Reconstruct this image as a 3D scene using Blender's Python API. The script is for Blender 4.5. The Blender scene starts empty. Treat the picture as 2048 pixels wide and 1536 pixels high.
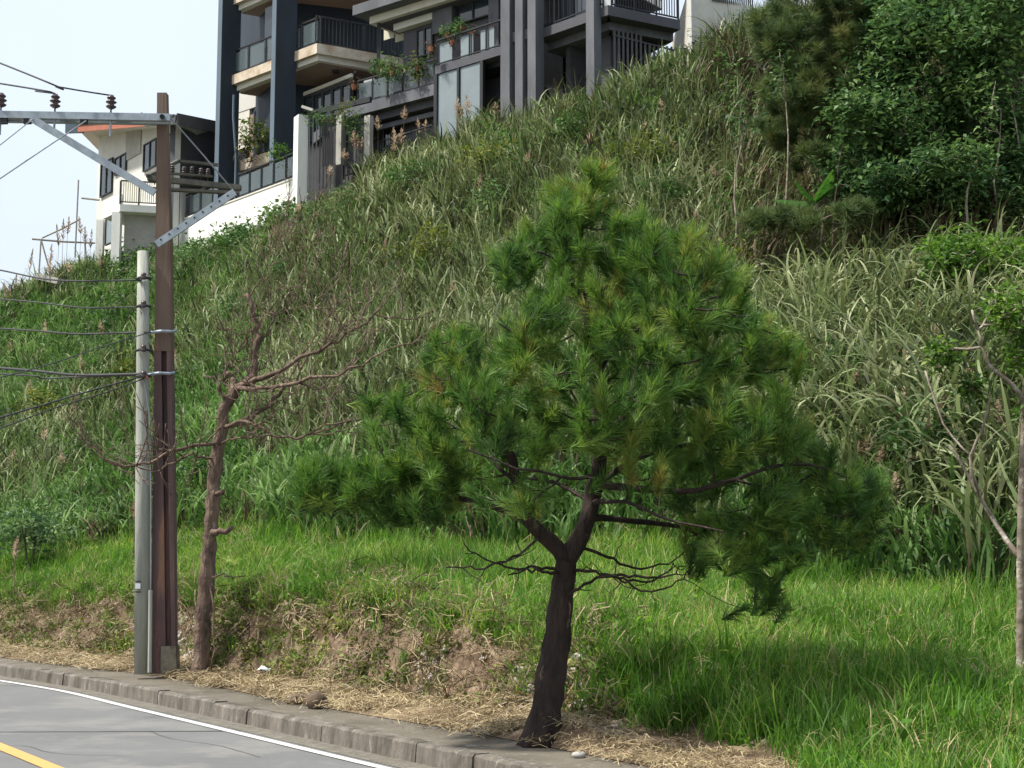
import bpy, math, random
import numpy as np
from mathutils import Vector
random.seed(7); rng = np.random.default_rng(7)
S = bpy.context.scene
C = S.collection
# ------------------------------------------------------------------ camera, sky, sun
F, PITCH, CAMZ = 3000.0, math.radians(7.12), 1.6
cam = bpy.data.objects.new('camera', bpy.data.cameras.new('camera')); C.objects.link(cam)
cam.data.sensor_width = 36; cam.data.lens = 36*F/2048; cam.data.clip_end = 5000; cam.data.clip_start = .1
cam.location = (0, 0, CAMZ); cam.rotation_euler = (math.pi/2+PITCH, 0, 0); S.camera = cam
SUN_EL, SUN_TRAVEL = 57, (0.93, 0.22)             # light travels to the right and a little away
w = bpy.data.worlds.new('World'); S.world = w; w.use_nodes = True
nt = w.node_tree; nt.nodes.clear()
sky = nt.nodes.new('ShaderNodeTexSky'); sky.sky_type = 'NISHITA'; sky.sun_disc = False
sky.sun_elevation = math.radians(SUN_EL)
sx, sy = -SUN_TRAVEL[0], -SUN_TRAVEL[1]
sky.sun_rotation = math.atan2(sx, sy); sky.air_density = 1.6; sky.dust_density = 5.0; sky.ozone_density = 1.0
mixw = nt.nodes.new('ShaderNodeMix'); mixw.data_type = 'RGBA'; mixw.inputs[0].default_value = .8
# thin even cloud veil over the blue
tc = nt.nodes.new('ShaderNodeTexCoord'); cn = nt.nodes.new('ShaderNodeTexNoise'); cn.inputs['Scale'].default_value = 2.0
cn.inputs['Detail'].default_value = 4
cr = nt.nodes.new('ShaderNodeValToRGB'); cr.color_ramp.elements[0].position = .3; cr.color_ramp.elements[1].position = .75
cr.color_ramp.elements[0].color = (2.75, 3.1, 3.55, 1); cr.color_ramp.elements[1].color = (3.3, 3.6, 3.95, 1)
nt.links.new(tc.outputs['Generated'], cn.inputs['Vector']); nt.links.new(cn.outputs['Fac'], cr.inputs['Fac'])
bg = nt.nodes.new('ShaderNodeBackground'); bg.inputs['Strength'].default_value = .135
wo = nt.nodes.new('ShaderNodeOutputWorld')
nt.links.new(sky.outputs[0], mixw.inputs[6]); nt.links.new(cr.outputs[0], mixw.inputs[7])
nt.links.new(mixw.outputs[2], bg.inputs['Color']); nt.links.new(bg.outputs[0], wo.inputs[0])
sl = bpy.data.lights.new('sun', 'SUN'); sl.energy = 3.5; sl.angle = math.radians(4.0); sl.color = (1, .95, .86)
so = bpy.data.objects.new('sun', sl); C.objects.link(so)
hx, hy = np.array(SUN_TRAVEL)/np.hypot(*SUN_TRAVEL)*math.cos(math.radians(SUN_EL))
so.rotation_euler = Vector((hx, hy, -math.sin(math.radians(SUN_EL)))).to_track_quat('-Z', 'Y').to_euler()
S.view_settings.view_transform = 'Standard'; S.view_settings.look = 'None'
S.view_settings.gamma = 1; S.view_settings.exposure = 1.08; S.view_settings.use_curve_mapping = False
S.cycles.adaptive_threshold = .025; S.cycles.max_bounces = 5; S.cycles.transparent_max_bounces = 8; S.cycles.use_denoising = True
S.cycles.sample_clamp_indirect = 6

# ------------------------------------------------------------------ measuring helpers: a sight line (2048x1536 frame) -> a place
def tel(py): return math.tan(PITCH + math.atan((768-py)/F))
def saz(px, py=768): return ((px-1024)/F)/(math.cos(PITCH)-((768-py)/F)*math.sin(PITCH))
def W(px, py, Y): return np.array([saz(px, py)*Y, Y, CAMZ+tel(py)*Y])
def Wz(px, py, z):
    Y = (z-CAMZ)/tel(py); return np.array([saz(px, py)*Y, Y, z])

# ------------------------------------------------------------------ materials
def mat(name, col, rough=.8, var=.25, scale=3., col2=None, bump=0., bscale=20., metal=0., streak=None, spec=.3, patch=None):
    """base colour with two noises; col2 = second tone; streak = (zscale) vertical stain; patch=(colour, threshold, scale)"""
    m = bpy.data.materials.new(name); m.use_nodes = True; n = m.node_tree.nodes; l = m.node_tree.links
    b = n['Principled BSDF']; b.inputs['Roughness'].default_value = rough; b.inputs['Metallic'].default_value = metal
    b.inputs['Specular IOR Level'].default_value = spec
    g = n.new('ShaderNodeNewGeometry'); mp = n.new('ShaderNodeMapping'); l.new(g.outputs['Position'], mp.inputs[0])
    if streak: mp.inputs['Scale'].default_value = (1, 1, streak)
    t = n.new('ShaderNodeTexNoise'); t.inputs['Scale'].default_value = scale; t.inputs['Detail'].default_value = 7
    t.inputs['Roughness'].default_value = .65; l.new(mp.outputs[0], t.inputs['Vector'])
    r = n.new('ShaderNodeValToRGB'); r.color_ramp.elements[0].position = .33; r.color_ramp.elements[1].position = .68
    c2 = col2 or tuple(c*(1-var) for c in col); r.color_ramp.elements[0].color = (*c2, 1)
    r.color_ramp.elements[1].color = (*[c*(1+var*.3) for c in col], 1)
    l.new(t.outputs['Fac'], r.inputs['Fac']); out = r.outputs[0]
    if patch:
        pc, th, ps = patch
        t2 = n.new('ShaderNodeTexNoise'); t2.inputs['Scale'].default_value = ps; t2.inputs['Detail'].default_value = 8; t2.inputs['Roughness'].default_value = .7
        l.new(mp.outputs[0], t2.inputs['Vector'])
        r2 = n.new('ShaderNodeValToRGB'); r2.color_ramp.elements[0].position = th; r2.color_ramp.elements[1].position = th+.1
        l.new(t2.outputs['Fac'], r2.inputs['Fac'])
        mx = n.new('ShaderNodeMix'); mx.data_type = 'RGBA'; l.new(r2.outputs[0], mx.inputs[0]); l.new(out, mx.inputs[6]); mx.inputs[7].default_value = (*pc, 1)
        out = mx.outputs[2]
    l.new(out, b.inputs['Base Color'])
    if bump:
        t3 = n.new('ShaderNodeTexNoise'); t3.inputs['Scale'].default_value = bscale; t3.inputs['Detail'].default_value = 6
        l.new(mp.outputs[0], t3.inputs['Vector']); bn = n.new('ShaderNodeBump'); bn.inputs['Strength'].default_value = bump
        bn.inputs['Distance'].default_value = .03; l.new(t3.outputs['Fac'], bn.inputs['Height']); l.new(bn.outputs[0], b.inputs['Normal'])
    return m

def leafmat(name, stops, nscale=.25, rnd=.35, trans=.35, rough=.55, attr='tint', obj=False, detail=4, gloss=.25):
    """foliage: colour from a ramp driven by a wide position noise + per-leaf/per-clump variation of the plant's own colour"""
    m = bpy.data.materials.new(name); m.use_nodes = True; n = m.node_tree.nodes; l = m.node_tree.links
    n.remove(n['Principled BSDF']); out = n['Material Output']
    g = n.new('ShaderNodeNewGeometry'); t = n.new('ShaderNodeTexNoise'); t.inputs['Scale'].default_value = nscale; t.inputs['Detail'].default_value = detail
    l.new(g.outputs['Position'], t.inputs['Vector'])
    a = n.new('ShaderNodeAttribute'); a.attribute_name = attr
    s1 = n.new('ShaderNodeMath'); s1.operation = 'MULTIPLY_ADD'; l.new(a.outputs['Fac'], s1.inputs[0]); s1.inputs[1].default_value = rnd; s1.inputs[2].default_value = -rnd/2
    add = n.new('ShaderNodeMath'); add.operation = 'ADD'; l.new(t.outputs['Fac'], add.inputs[0]); l.new(s1.outputs[0], add.inputs[1])
    src = add.outputs[0]
    if obj:
        oi = n.new('ShaderNodeObjectInfo'); s2 = n.new('ShaderNodeMath'); s2.operation = 'MULTIPLY_ADD'
        l.new(oi.outputs['Random'], s2.inputs[0]); s2.inputs[1].default_value = obj; s2.inputs[2].default_value = -obj/2
        ad2 = n.new('ShaderNodeMath'); ad2.operation = 'ADD'; l.new(src, ad2.inputs[0]); l.new(s2.outputs[0], ad2.inputs[1]); src = ad2.outputs[0]
    r = n.new('ShaderNodeValToRGB'); e = r.color_ramp.elements
    while len(e) < len(stops): e.new(.5)
    for i, (p, c) in enumerate(stops): e[i].position = p; e[i].color = (*c, 1)
    l.new(src, r.inputs['Fac'])
    d = n.new('ShaderNodeBsdfPrincipled'); d.inputs['Roughness'].default_value = rough; d.inputs['Specular IOR Level'].default_value = gloss
    l.new(r.outputs[0], d.inputs['Base Color'])
    tr = n.new('ShaderNodeBsdfTranslucent'); hs = n.new('ShaderNodeHueSaturation'); hs.inputs['Value'].default_value = 1.25; hs.inputs['Saturation'].default_value = 1.1
    l.new(r.outputs[0], hs.inputs['Color']); l.new(hs.outputs[0], tr.inputs['Color'])
    mx = n.new('ShaderNodeMixShader'); mx.inputs[0].default_value = trans; l.new(d.outputs[0], mx.inputs[1]); l.new(tr.outputs[0], mx.inputs[2])
    l.new(mx.outputs[0], out.inputs['Surface'])
    return m

def glassmat(name, tint, rough=.08, alpha=.6):
    m = bpy.data.materials.new(name); m.use_nodes = True; n = m.node_tree.nodes; l = m.node_tree.links
    b = n['Principled BSDF']; b.inputs['Base Color'].default_value = (*tint, 1); b.inputs['Roughness'].default_value = rough
    b.inputs['Specular IOR Level'].default_value = .8
    tr = n.new('ShaderNodeBsdfTransparent'); mx = n.new('ShaderNodeMixShader'); mx.inputs[0].default_value = alpha
    l.new(tr.outputs[0], mx.inputs[1]); l.new(b.outputs[0], mx.inputs[2]); l.new(mx.outputs[0], n['Material Output'].inputs['Surface'])
    return m

# ------------------------------------------------------------------ mesh helpers
class MB:
    def __init__(s): s.v = []; s.f = []; s.t = []; s.n = 0
    def add(s, V, Fc, tint=None):
        V = np.asarray(V, float).reshape(-1, 3); s.v.append(V)
        s.f += [tuple(i+s.n for i in f) for f in Fc]
        s.t += [tint if tint is not None else .5]*len(V); s.n += len(V); return s
    def prism(s, poly, z0, z1):
        k = len(poly); V = [(p[0], p[1], z0) for p in poly]+[(p[0], p[1], z1) for p in poly]
        Fc = [tuple(range(k))[::-1], tuple(range(k, 2*k))]+[(i, (i+1) % k, (i+1) % k+k, i+k) for i in range(k)]
        return s.add(V, Fc)
    def box(s, a, b):
        (x0, y0, z0), (x1, y1, z1) = a, b
        return s.prism([(x0, y0), (x1, y0), (x1, y1), (x0, y1)], z0, z1)
    def bar(s, A, B, w, h=None, up=(0, 0, 1)):
        """box from A to B, w wide and h tall (section)"""
        A = np.array(A, float); B = np.array(B, float); h = h or w; d = B-A; d /= np.linalg.norm(d)
        u = np.array(up, float); sd = np.cross(d, u)
        if np.linalg.norm(sd) < 1e-4: sd = np.array([1., 0, 0])
        sd /= np.linalg.norm(sd); u = np.cross(sd, d); o = [(-1, -1), (1, -1), (1, 1), (-1, 1)]
        V = [A+sd*w/2*a+u*h/2*b for a, b in o]+[B+sd*w/2*a+u*h/2*b for a, b in o]
        return s.add(V, [(3, 2, 1, 0), (4, 5, 6, 7)]+[(i, (i+1) % 4, (i+1) % 4+4, i+4) for i in range(4)])
    def tube(s, P, R, k=6, wob=0., tint=None):
        P = np.asarray(P, float); R = np.asarray(R, float)*np.ones(len(P)); m = len(P)
        T = np.gradient(P, axis=0); T /= np.linalg.norm(T, axis=1)[:, None]+1e-9
        ref = np.array([.13, .9, .2]) if abs(T[0][2]) > .5 else np.array([0, 0, 1.])
        a = np.linspace(0, 2*math.pi, k, endpoint=False); V = []
        for i in range(m):
            n1 = np.cross(T[i], ref); n1 /= np.linalg.norm(n1)+1e-9; n2 = np.cross(T[i], n1)
            rr = R[i]*(1+wob*(rng.random(k)-.5)) if wob else R[i]*np.ones(k)
            V.append(P[i]+np.outer(np.cos(a)*rr, n1)+np.outer(np.sin(a)*rr, n2))
        Fc = [(i*k+j, i*k+(j+1) % k, (i+1)*k+(j+1) % k, (i+1)*k+j) for i in range(m-1) for j in range(k)]
        Fc += [tuple(range(k))[::-1], tuple((m-1)*k+j for j in range(k))]
        return s.add(np.concatenate(V), Fc, tint)
    def lathe(s, c, prof, k=12):
        V = []; a = np.linspace(0, 2*math.pi, k, endpoint=False)
        for r, z in prof: V += [(c[0]+r*math.cos(t), c[1]+r*math.sin(t), c[2]+z) for t in a]
        m = len(prof); Fc = [(i*k+j, i*k+(j+1) % k, (i+1)*k+(j+1) % k, (i+1)*k+j) for i in range(m-1) for j in range(k)]
        Fc += [tuple(range(k))[::-1], tuple((m-1)*k+j for j in range(k))]
        return s.add(V, Fc)
    def build(s, name, m, parent=None, smooth=False, kind=None, link=True):
        V = np.concatenate(s.v) if s.v else np.zeros((0, 3)); off = origin(parent) if parent else np.zeros(3)
        me = bpy.data.meshes.new(name); me.from_pydata((V-off).tolist(), [], s.f)
        at = me.attributes.new('tint', 'FLOAT', 'POINT'); at.data.foreach_set('value', np.array(s.t, dtype=np.float32))
        if smooth: me.polygons.foreach_set('use_smooth', [True]*len(me.polygons))
        me.materials.append(m); me.update()
        o = bpy.data.objects.new(name, me)
        if link: C.objects.link(o)
        if parent: o.parent = parent
        if kind: o['kind'] = kind
        return o
def origin(o):
    v = np.zeros(3)
    while o is not None: v += np.array(o.location); o = o.parent
    return v
def tag(o, label, cat, group=None, kind=None):
    o['label'] = label; o['category'] = cat
    if group: o['group'] = group
    if kind: o['kind'] = kind
    return o
def thing(name, label, cat, loc, group=None):
    o = bpy.data.objects.new(name, None); C.objects.link(o); o.location = tuple(loc); o.empty_display_size = .2
    return tag(o, label, cat, group)
def fastmesh(name, V, Fi, nper, tint, m, parent=None, kind=None, link=True):
    """V (n,3), Fi (k,nper) index array"""
    off = origin(parent) if parent else np.zeros(3)
    me = bpy.data.meshes.new(name); V = np.asarray(V)-off; k = len(Fi)
    me.vertices.add(len(V)); me.vertices.foreach_set('co', V.astype(np.float32).ravel())
    me.loops.add(k*nper); me.loops.foreach_set('vertex_index', Fi.astype(np.int32).ravel())
    me.polygons.add(k); me.polygons.foreach_set('loop_start', np.arange(0, k*nper, nper, dtype=np.int32))
    me.polygons.foreach_set('loop_total', np.full(k, nper, dtype=np.int32))
    at = me.attributes.new('tint', 'FLOAT', 'POINT'); at.data.foreach_set('value', np.asarray(tint, dtype=np.float32))
    me.materials.append(m); me.update(calc_edges=True); me.validate()
    o = bpy.data.objects.new(name, me)
    if link: C.objects.link(o)
    if parent: o.parent = parent
    if kind: o['kind'] = kind
    return o
def fbm(x, y, sc, seed=0, oct=4):
    v = 0; a = 1; r = np.random.default_rng(seed)
    for o in range(oct):
        for _ in range(3):
            th = r.random()*6.28; ph = r.random()*6.28; k = sc*(2**o)*(0.7+.6*r.random())
            v = v+a/3*np.sin((x*math.cos(th)+y*math.sin(th))*k+ph)
        a *= .5
    return v

# ------------------------------------------------------------------ the kerb line, in plan (base of the kerb face), measured along the road
kerb_px = [(-9999, 0)]
KB = [(-36., 44.5), (-29, 41.3), (-23, 37.8), (-17.8, 34.2), (-13.9, 30.7), (-10.7, 27.1)]+[tuple(Wz(a, b, 0)[:2]) for a, b in ((0, 1352), (120, 1370), (205, 1385), (300, 1407), (550, 1463), (700, 1497))]
d_ = np.array(KB[-1])-np.array(KB[-2]); d_ /= np.linalg.norm(d_)
d_ = np.array([.535, -.845])
KB += [tuple(np.array(KB[-1])+d_*k) for k in (1.2, 3, 5, 8, 12, 18)]
KB = np.array(KB)
def resample(P, step):
    # Catmull-Rom then even spacing
    P = np.asarray(P, float); Q = []
    ext = np.vstack([2*P[0]-P[1], P, 2*P[-1]-P[-2]])
    for i in range(1, len(ext)-2):
        p0, p1, p2, p3 = ext[i-1:i+3]
        for t in np.linspace(0, 1, 12, endpoint=False):
            Q.append(.5*((2*p1)+(-p0+p2)*t+(2*p0-5*p1+4*p2-p3)*t*t+(-p0+3*p1-3*p2+p3)*t**3))
    Q.append(P[-1]); Q = np.array(Q); L = np.concatenate([[0], np.cumsum(np.linalg.norm(np.diff(Q, axis=0), axis=1))])
    n = int(L[-1]/step); u = np.linspace(0, L[-1], n+1)
    R = np.stack([np.interp(u, L, Q[:, i]) for i in range(Q.shape[1])], 1)
    for _ in range(3): R[1:-1] = (R[:-2]+R[1:-1]*2+R[2:])/4
    return R
KL = resample(KB, .25)
def offset(L, d):                # + = away from the road (towards the hill)
    T = np.gradient(L, axis=0); T /= np.linalg.norm(T, axis=1)[:, None]
    return L+np.stack([-T[:, 1], T[:, 0]], 1)*d
SW = 1.28
KH = .17
bp = [Wz(a, b, KH)[:2] for a, b in ((0, 1315), (68, 1324), (171, 1336), (290, 1349), (371, 1361), (478, 1384), (550, 1398), (700, 1426), (900, 1459), (1090, 1495), (1250, 1526))]
fa = offset(KL, SW); cut = [p for p in fa[::8] if p[1] > bp[0][1]+2.5]; dl = np.array(bp[-1])-np.array(bp[-2]); dl /= np.linalg.norm(dl)
BK = resample(np.array(cut+bp+[np.array(bp[-1])+dl*k for k in (1.5, 4, 8, 13, 18)]), .25)             # back edge of the pavement
# ------------------------------------------------------------------ terrain: knots per viewing column
# columns: edge, bank foot, bank top, toe of the hill, middle, upper, crest, plateau, far
def zt(Y, py): return CAMZ+Y*tel(py)
cols = {
 -900: [(1.4, .25), (34, 1.0), (39, 1.6), (46, 4), (54, 6.5), (62, 8.6), (75, 8), (130, -2)],
 0:    [(1.5, .27), (28.7, 1.15), (33, 1.85), (43, zt(43, 925)), (53, zt(53, 755)), (61, zt(61, 628)), (66, 12.2), (130, 3)],
 120:  [(1.5, .27), (27.0, 1.17), (32, 1.9), (43, zt(43, 900)), (54, zt(54, 710)), (63, zt(63, 572)), (70, 14.3), (130, 5)],
 240:  [(1.5, .27), (24.9, 1.2), (31, 1.95), (43, zt(43, 860)), (54, zt(54, 665)), (62, zt(62, 535)), (74, 15.5), (130, 8)],
 400:  [(1.6, .27), (22.8, 1.24), (29, 2.0), (40, zt(40, 830)), (51, zt(51, 625)), (57.6, zt(57.6, 492)), (68, 16.3), (130, 12)],
 600:  [(1.9, .26), (19.55, 1.3), (27, 2.1), (37, zt(37, 800)), (47, zt(47, 590)), (53.2, zt(53.2, 430)), (62, 16.5), (130, 15)],
 900:  [(1.75, .26), (16.75, 1.08), (24.5, 2.0), (33, zt(33, 780)), (42, zt(42, 530)), (49.8, zt(49.8, 338)), (60, 17.5), (130, 18)],
 1100: [(1.7, .26), (15.35, .98), (23.5, 1.95), (31, zt(31, 770)), (39, zt(39, 490)), (45.6, zt(45.6, 240)), (60, 18), (130, 20)],
 1250: [(1.6, .24), (14.5, .82), (23, 1.9), (30, zt(30, 770)), (37.5, zt(37.5, 480)), (44.2, zt(44.2, 203)), (60, 19), (130, 22)],
 1400: [(1.5, .22), (14.2, .7), (22.5, zt(22.5, 1120)), (30, zt(30, 740)), (38, zt(38, 440)), (45.2, zt(45.2, 158)), (60, 21), (130, 26)],
 1600: [(1.3, .2), (13.4, .62), (21.6, zt(21.6, 1145)), (31, zt(31, 720)), (38, zt(38, 560)), (50, zt(50, 105)), (60, 23), (130, 30)],
 1740: [(1.3, .2), (13.0, .6), (21., zt(21, 1165)), (24.2, zt(24.2, 880)), (34, zt(34, 640)), (50, zt(50, 60)), (60, 24), (130, 32)],
 1900: [(1.3, .2), (12.6, .57), (19.6, zt(19.6, 1190)), (22.6, zt(22.6, 870)), (33.5, zt(33.5, 585)), (50, zt(50, 30)), (60, 25), (130, 34)],
 2048: [(1.3, .2), (12.4, .55), (18.6, zt(18.6, 1215)), (21.6, zt(21.6, 880)), (33.5, zt(33.5, 560)), (50, zt(50, 0)), (60, 26), (130, 36)],
 3000: [(1.3, .2), (10.5, .5), (17, 1.2), (29, 7.5), (38, 10.5), (50, 17), (60, 24), (130, 32)],
 4200: [(1.3, .2), (9.5, .5), (17, 1.2), (29, 7.5), (38, 10.5), (50, 16), (60, 20), (130, 26)],
}
cpx = sorted(cols); cs = np.array([saz(p, 1000) for p in cpx])
def edgeY(s):
    sb = BK[:, 0]/BK[:, 1]; o = np.argsort(sb); ok = BK[o][:, 1] > .5
    return np.interp(s, sb[o][ok], BK[o][ok][:, 1])
KYc = np.zeros((len(cpx), 9)); KZc = np.zeros((len(cpx), 9))
for i, p in enumerate(cpx):
    e = edgeY(cs[i]); k = cols[p]
    ys = [e, e+k[0][0]]+[q[0] for q in k[1:]]; zs = [KH+.01, k[0][1]]+[q[1] for q in k[1:]]
    for j in range(2, 9):
        ys[j] = max(ys[j], ys[j-1]+.6)
    KYc[i] = ys; KZc[i] = zs
fine = np.linspace(cs[0], cs[-1], 400)
KYf = np.stack([np.interp(fine, cs, KYc[:, j]) for j in range(9)], 1); KZf = np.stack([np.interp(fine, cs, KZc[:, j]) for j in range(9)], 1)
ker = np.ones(9)/9
for j in range(9):
    if j > 1: KYf[:, j] = np.convolve(np.pad(KYf[:, j], 4, 'edge'), ker, 'valid')
    KZf[:, j] = np.convolve(np.pad(KZf[:, j], 4, 'edge'), ker, 'valid')
def knots(s):
    ky = np.stack([np.interp(s, fine, KYf[:, j]) for j in range(9)], -1)
    ky[..., 0] = edgeY(s); ky[..., 1] = np.maximum(ky[..., 1], ky[..., 0]+.4)
    kz = np.stack([np.interp(s, fine, KZf[:, j]) for j in range(9)], -1)
    return ky, kz
PINE = Wz(1090, 1462, KH+.12)
def bumps(X, Y, v):
    b = np.clip(v, 0, 1)*.02*fbm(X, Y, 2.2, 3)
    bank = np.exp(-((v-1.6)/.55)**2)
    b = b+bank*(.14*fbm(X, Y, 1.6, 5)+.075*fbm(X, Y, 6., 6, 3)+.03*fbm(X, Y, 19., 16, 2))
    hill = np.clip((v-2.2)/1.2, 0, 1)
    b = b+hill*(.35*fbm(X, Y, .35, 8)+.12*fbm(X, Y, 1.3, 9))*np.clip(7.2-v, 0, 1)
    b = b+np.clip((v-2)/.4, 0, 1)*.05*fbm(X, Y, 1.9, 11)
    b = b+.17*np.exp(-((X-PINE[0]-.1)**2+(Y-PINE[1]-.0)**2)/.35)
    return b*np.clip(v/.15, 0, 1)
def terr(X, Y):
    """height and zone parameter v of the land at X,Y"""
    X = np.atleast_1d(np.asarray(X, float)); Y = np.atleast_1d(np.asarray(Y, float)); s = X/Y
    ky, kz = knots(s); v = np.zeros(len(X)); z = kz[:, 0].copy()
    for j in range(8):
        a, b = ky[:, j], ky[:, j+1]; m = (Y >= a)
        f = np.clip((Y-a)/(b-a), 0, 1); zz = kz[:, j]+(kz[:, j+1]-kz[:, j])*f
        z = np.where(m, zz, z); v = np.where(m, j+f, v)
    v = np.where(Y < ky[:, 0], -1, v)
    return z+bumps(X, Y, np.clip(v, 0, 9)), v
def gz(x, y): return float(terr([x], [y])[0][0])
# sheet
ss = np.unique(np.concatenate([np.linspace(cs[0], -.42, 50), np.linspace(-.42, .42, 560), np.linspace(.42, cs[-1], 50)]))
vv = np.concatenate([np.linspace(0, 1, 16, endpoint=False), np.linspace(1, 2, 52, endpoint=False), np.linspace(2, 3, 40, endpoint=False), np.linspace(3, 6, 150, endpoint=False), np.linspace(6, 8, 16)])
ky, kz = knots(ss)
Yg = np.stack([np.array([np.interp(v, np.arange(9), ky[i]) for v in vv]) for i in range(len(ss))]); Xg = ss[:, None]*Yg
Zg = np.stack([np.array([np.interp(v, np.arange(9), kz[i]) for v in vv]) for i in range(len(ss))])
Vg = np.broadcast_to(vv, Yg.shape)
Zg = Zg+bumps(Xg, Yg, Vg)
n1, n2 = Yg.shape
I = (np.arange(n1-1)[:, None]*n2+np.arange(n2-1)[None, :]).ravel()
Fi = np.stack([I, I+n2, I+n2+1, I+1], 1)
soil = mat('soil', (.145, .10, .065), .95, scale=2.2, col2=(.075, .05, .032), bump=.8, bscale=14, patch=((.235, .185, .12), .52, 5))
# soil material: straw-coloured litter on the verge (v<1), earth elsewhere
n = soil.node_tree.nodes; l = soil.node_tree.links
a = n.new('ShaderNodeAttribute'); a.attribute_name = 'tint'; pb = n['Principled BSDF']; old = pb.inputs['Base Color'].links[0].from_socket
tn = n.new('ShaderNodeTexNoise'); tn.inputs['Scale'].default_value = 9; tn.inputs['Detail'].default_value = 8; tn.inputs['Roughness'].default_value = .75
gg = n.new('ShaderNodeNewGeometry'); l.new(gg.outputs['Position'], tn.inputs['Vector'])
rr = n.new('ShaderNodeValToRGB'); rr.color_ramp.elements[0].position = .3; rr.color_ramp.elements[1].position = .65
rr.color_ramp.elements[0].color = (.10, .07, .04, 1); rr.color_ramp.elements[1].color = (.27, .205, .125, 1); l.new(tn.outputs['Fac'], rr.inputs['Fac'])
mx = n.new('ShaderNodeMix'); mx.data_type = 'RGBA'; l.new(a.outputs['Fac'], mx.inputs[0]); l.new(old, mx.inputs[6]); l.new(rr.outputs[0], mx.inputs[7]); l.new(mx.outputs[2], pb.inputs['Base Color'])
pxs = 1024+Xg/Yg*F*1.02
straw = np.clip((1.25-Vg)/.4, 0, 1)*np.clip((1120-pxs)/100, 0, 1)
straw = np.maximum(straw, np.clip((.3-Vg)/.2, 0, 1)*.6*np.clip((fbm(Xg, Yg, 3, 77)+.3)*2, 0, 1))
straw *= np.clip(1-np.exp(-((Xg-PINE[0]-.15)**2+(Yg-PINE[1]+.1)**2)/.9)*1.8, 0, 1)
terrain = fastmesh('hillside', np.stack([Xg, Yg, Zg], -1).reshape(-1, 3), Fi, 4, straw.ravel(), soil, kind='structure')
terrain.data.polygons.foreach_set('use_smooth', [True]*len(terrain.data.polygons))

# ------------------------------------------------------------------ road, kerb, pavement
def strip(name, L1, L2, z1, z2, m, kind='structure'):
    V = np.concatenate([np.c_[L1, np.full(len(L1), z1)], np.c_[L2, np.full(len(L2), z2)]]); k = len(L1)
    I = np.arange(k-1); return fastmesh(name, V, np.stack([I, I+k, I+k+1, I+1], 1), 4, np.full(len(V), .5), m, kind=kind)
asphalt = mat('road_concrete', (.14, .143, .143), .9, var=.14, scale=.55, bump=.35, bscale=90, patch=((.172, .17, .163), .5, .7))
gutter = mat('gutter_grit', (.17, .155, .13), .95, scale=9, col2=(.09, .085, .07), bump=.5, bscale=40)
paving = mat('pavement_concrete', (.14, .125, .10), .95, scale=1.4, col2=(.085, .073, .055), bump=.4, bscale=45, patch=((.20, .185, .16), .57, 5))
kerbm = mat('kerb_concrete', (.175, .158, .135), .95, scale=4.5, col2=(.06, .052, .042), bump=.8, bscale=30, streak=.30, patch=((.33, .31, .28), .60, 9))
white = mat('white_road_paint', (.52, .52, .50), .7, scale=14, col2=(.42, .42, .41), patch=((.24, .24, .23), .60, 22))
yellow = mat('yellow_road_paint', (.55, .29, .10), .7, scale=12, col2=(.50, .26, .09), patch=((.3, .22, .13), .62, 22))
strip('ground', np.array([[-900., -300], [900, -300]]), np.array([[-900., 1200], [900, 1200]]), -.6, -.6, mat('far_earth', (.12, .12, .07)))
strip('road', offset(KL, .02), offset(KL, -9.5), 0, 0, asphalt)
strip('gutter', offset(KL, .01), offset(KL, -.27), .006, .004, gutter)
def wob(L, a): return offset(L, a)
strip('edge_line', offset(KL, -.34), offset(KL, -.44), .008, .008, white)
strip('centre_line', offset(KL, -2.60), offset(KL, -2.75), .008, .008, yellow)
# verge on the near side of the road, where the photographer stands
strip('near_verge', offset(KL, -9.5), offset(KL, -40), .02, .02, soil)
pv = offset(KL, .15)
jit = .012*rng.standard_normal(len(BK)); bk = offset(KL, SW+.03)+0
ib = np.array([BK[np.argmin(np.linalg.norm(BK-p, axis=1))] for p in offset(KL, .13)])
n0_ = ib-offset(KL, .13); n0_ /= np.linalg.norm(n0_, axis=1)[:, None]
strip('pavement', offset(KL, .13), ib+n0_*.08, KH-.004, KH+.004, paving)
kerb = strip('kerb', offset(KL, .03), offset(KL, .14), KH-.03, KH-.03, kerbm)
Lk = resample(KL, .92); T = np.gradient(Lk, axis=0); T /= np.linalg.norm(T, axis=1)[:, None]; Nn = np.stack([-T[:, 1], T[:, 0]], 1)
for i in range(len(Lk)-1):
    mid = (Lk[i]+Lk[i+1])/2; px = mid[0]/mid[1]
    if mid[1] < 2 or abs(px) > .55: continue
    h = KH+random.uniform(-.008, .01); o0 = random.uniform(-.008, .008); g = .004; b = MB()
    A = Lk[i]+T[i]*g; B = Lk[i+1]-T[i+1]*g; m_ = 7; R = []
    for k in range(m_):
        f = k/(m_-1); P = A+(B-A)*f; N = Nn[i]*(1-f)+Nn[i+1]*f; e = random.uniform(-.006, .006)
        ch = random.uniform(.012, .03)
        R.append([np.r_[P+N*(o0+e-.012), -.02], np.r_[P+N*(o0+e), h-ch], np.r_[P+N*(o0+e+ch), h], np.r_[P+N*.15, h], np.r_[P+N*.15, -.02]])
    V = np.array(R).reshape(-1, 3); Fc = [(k*5+j, (k+1)*5+j, (k+1)*5+j+1, k*5+j+1) for k in range(m_-1) for j in range(4)]
    Fc += [(0, 1, 2, 3, 4), tuple((m_-1)*5+j for j in (4, 3, 2, 1, 0))]
    b.add(V, Fc); b.build('kerb_stone', kerbm, kerb)
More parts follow.
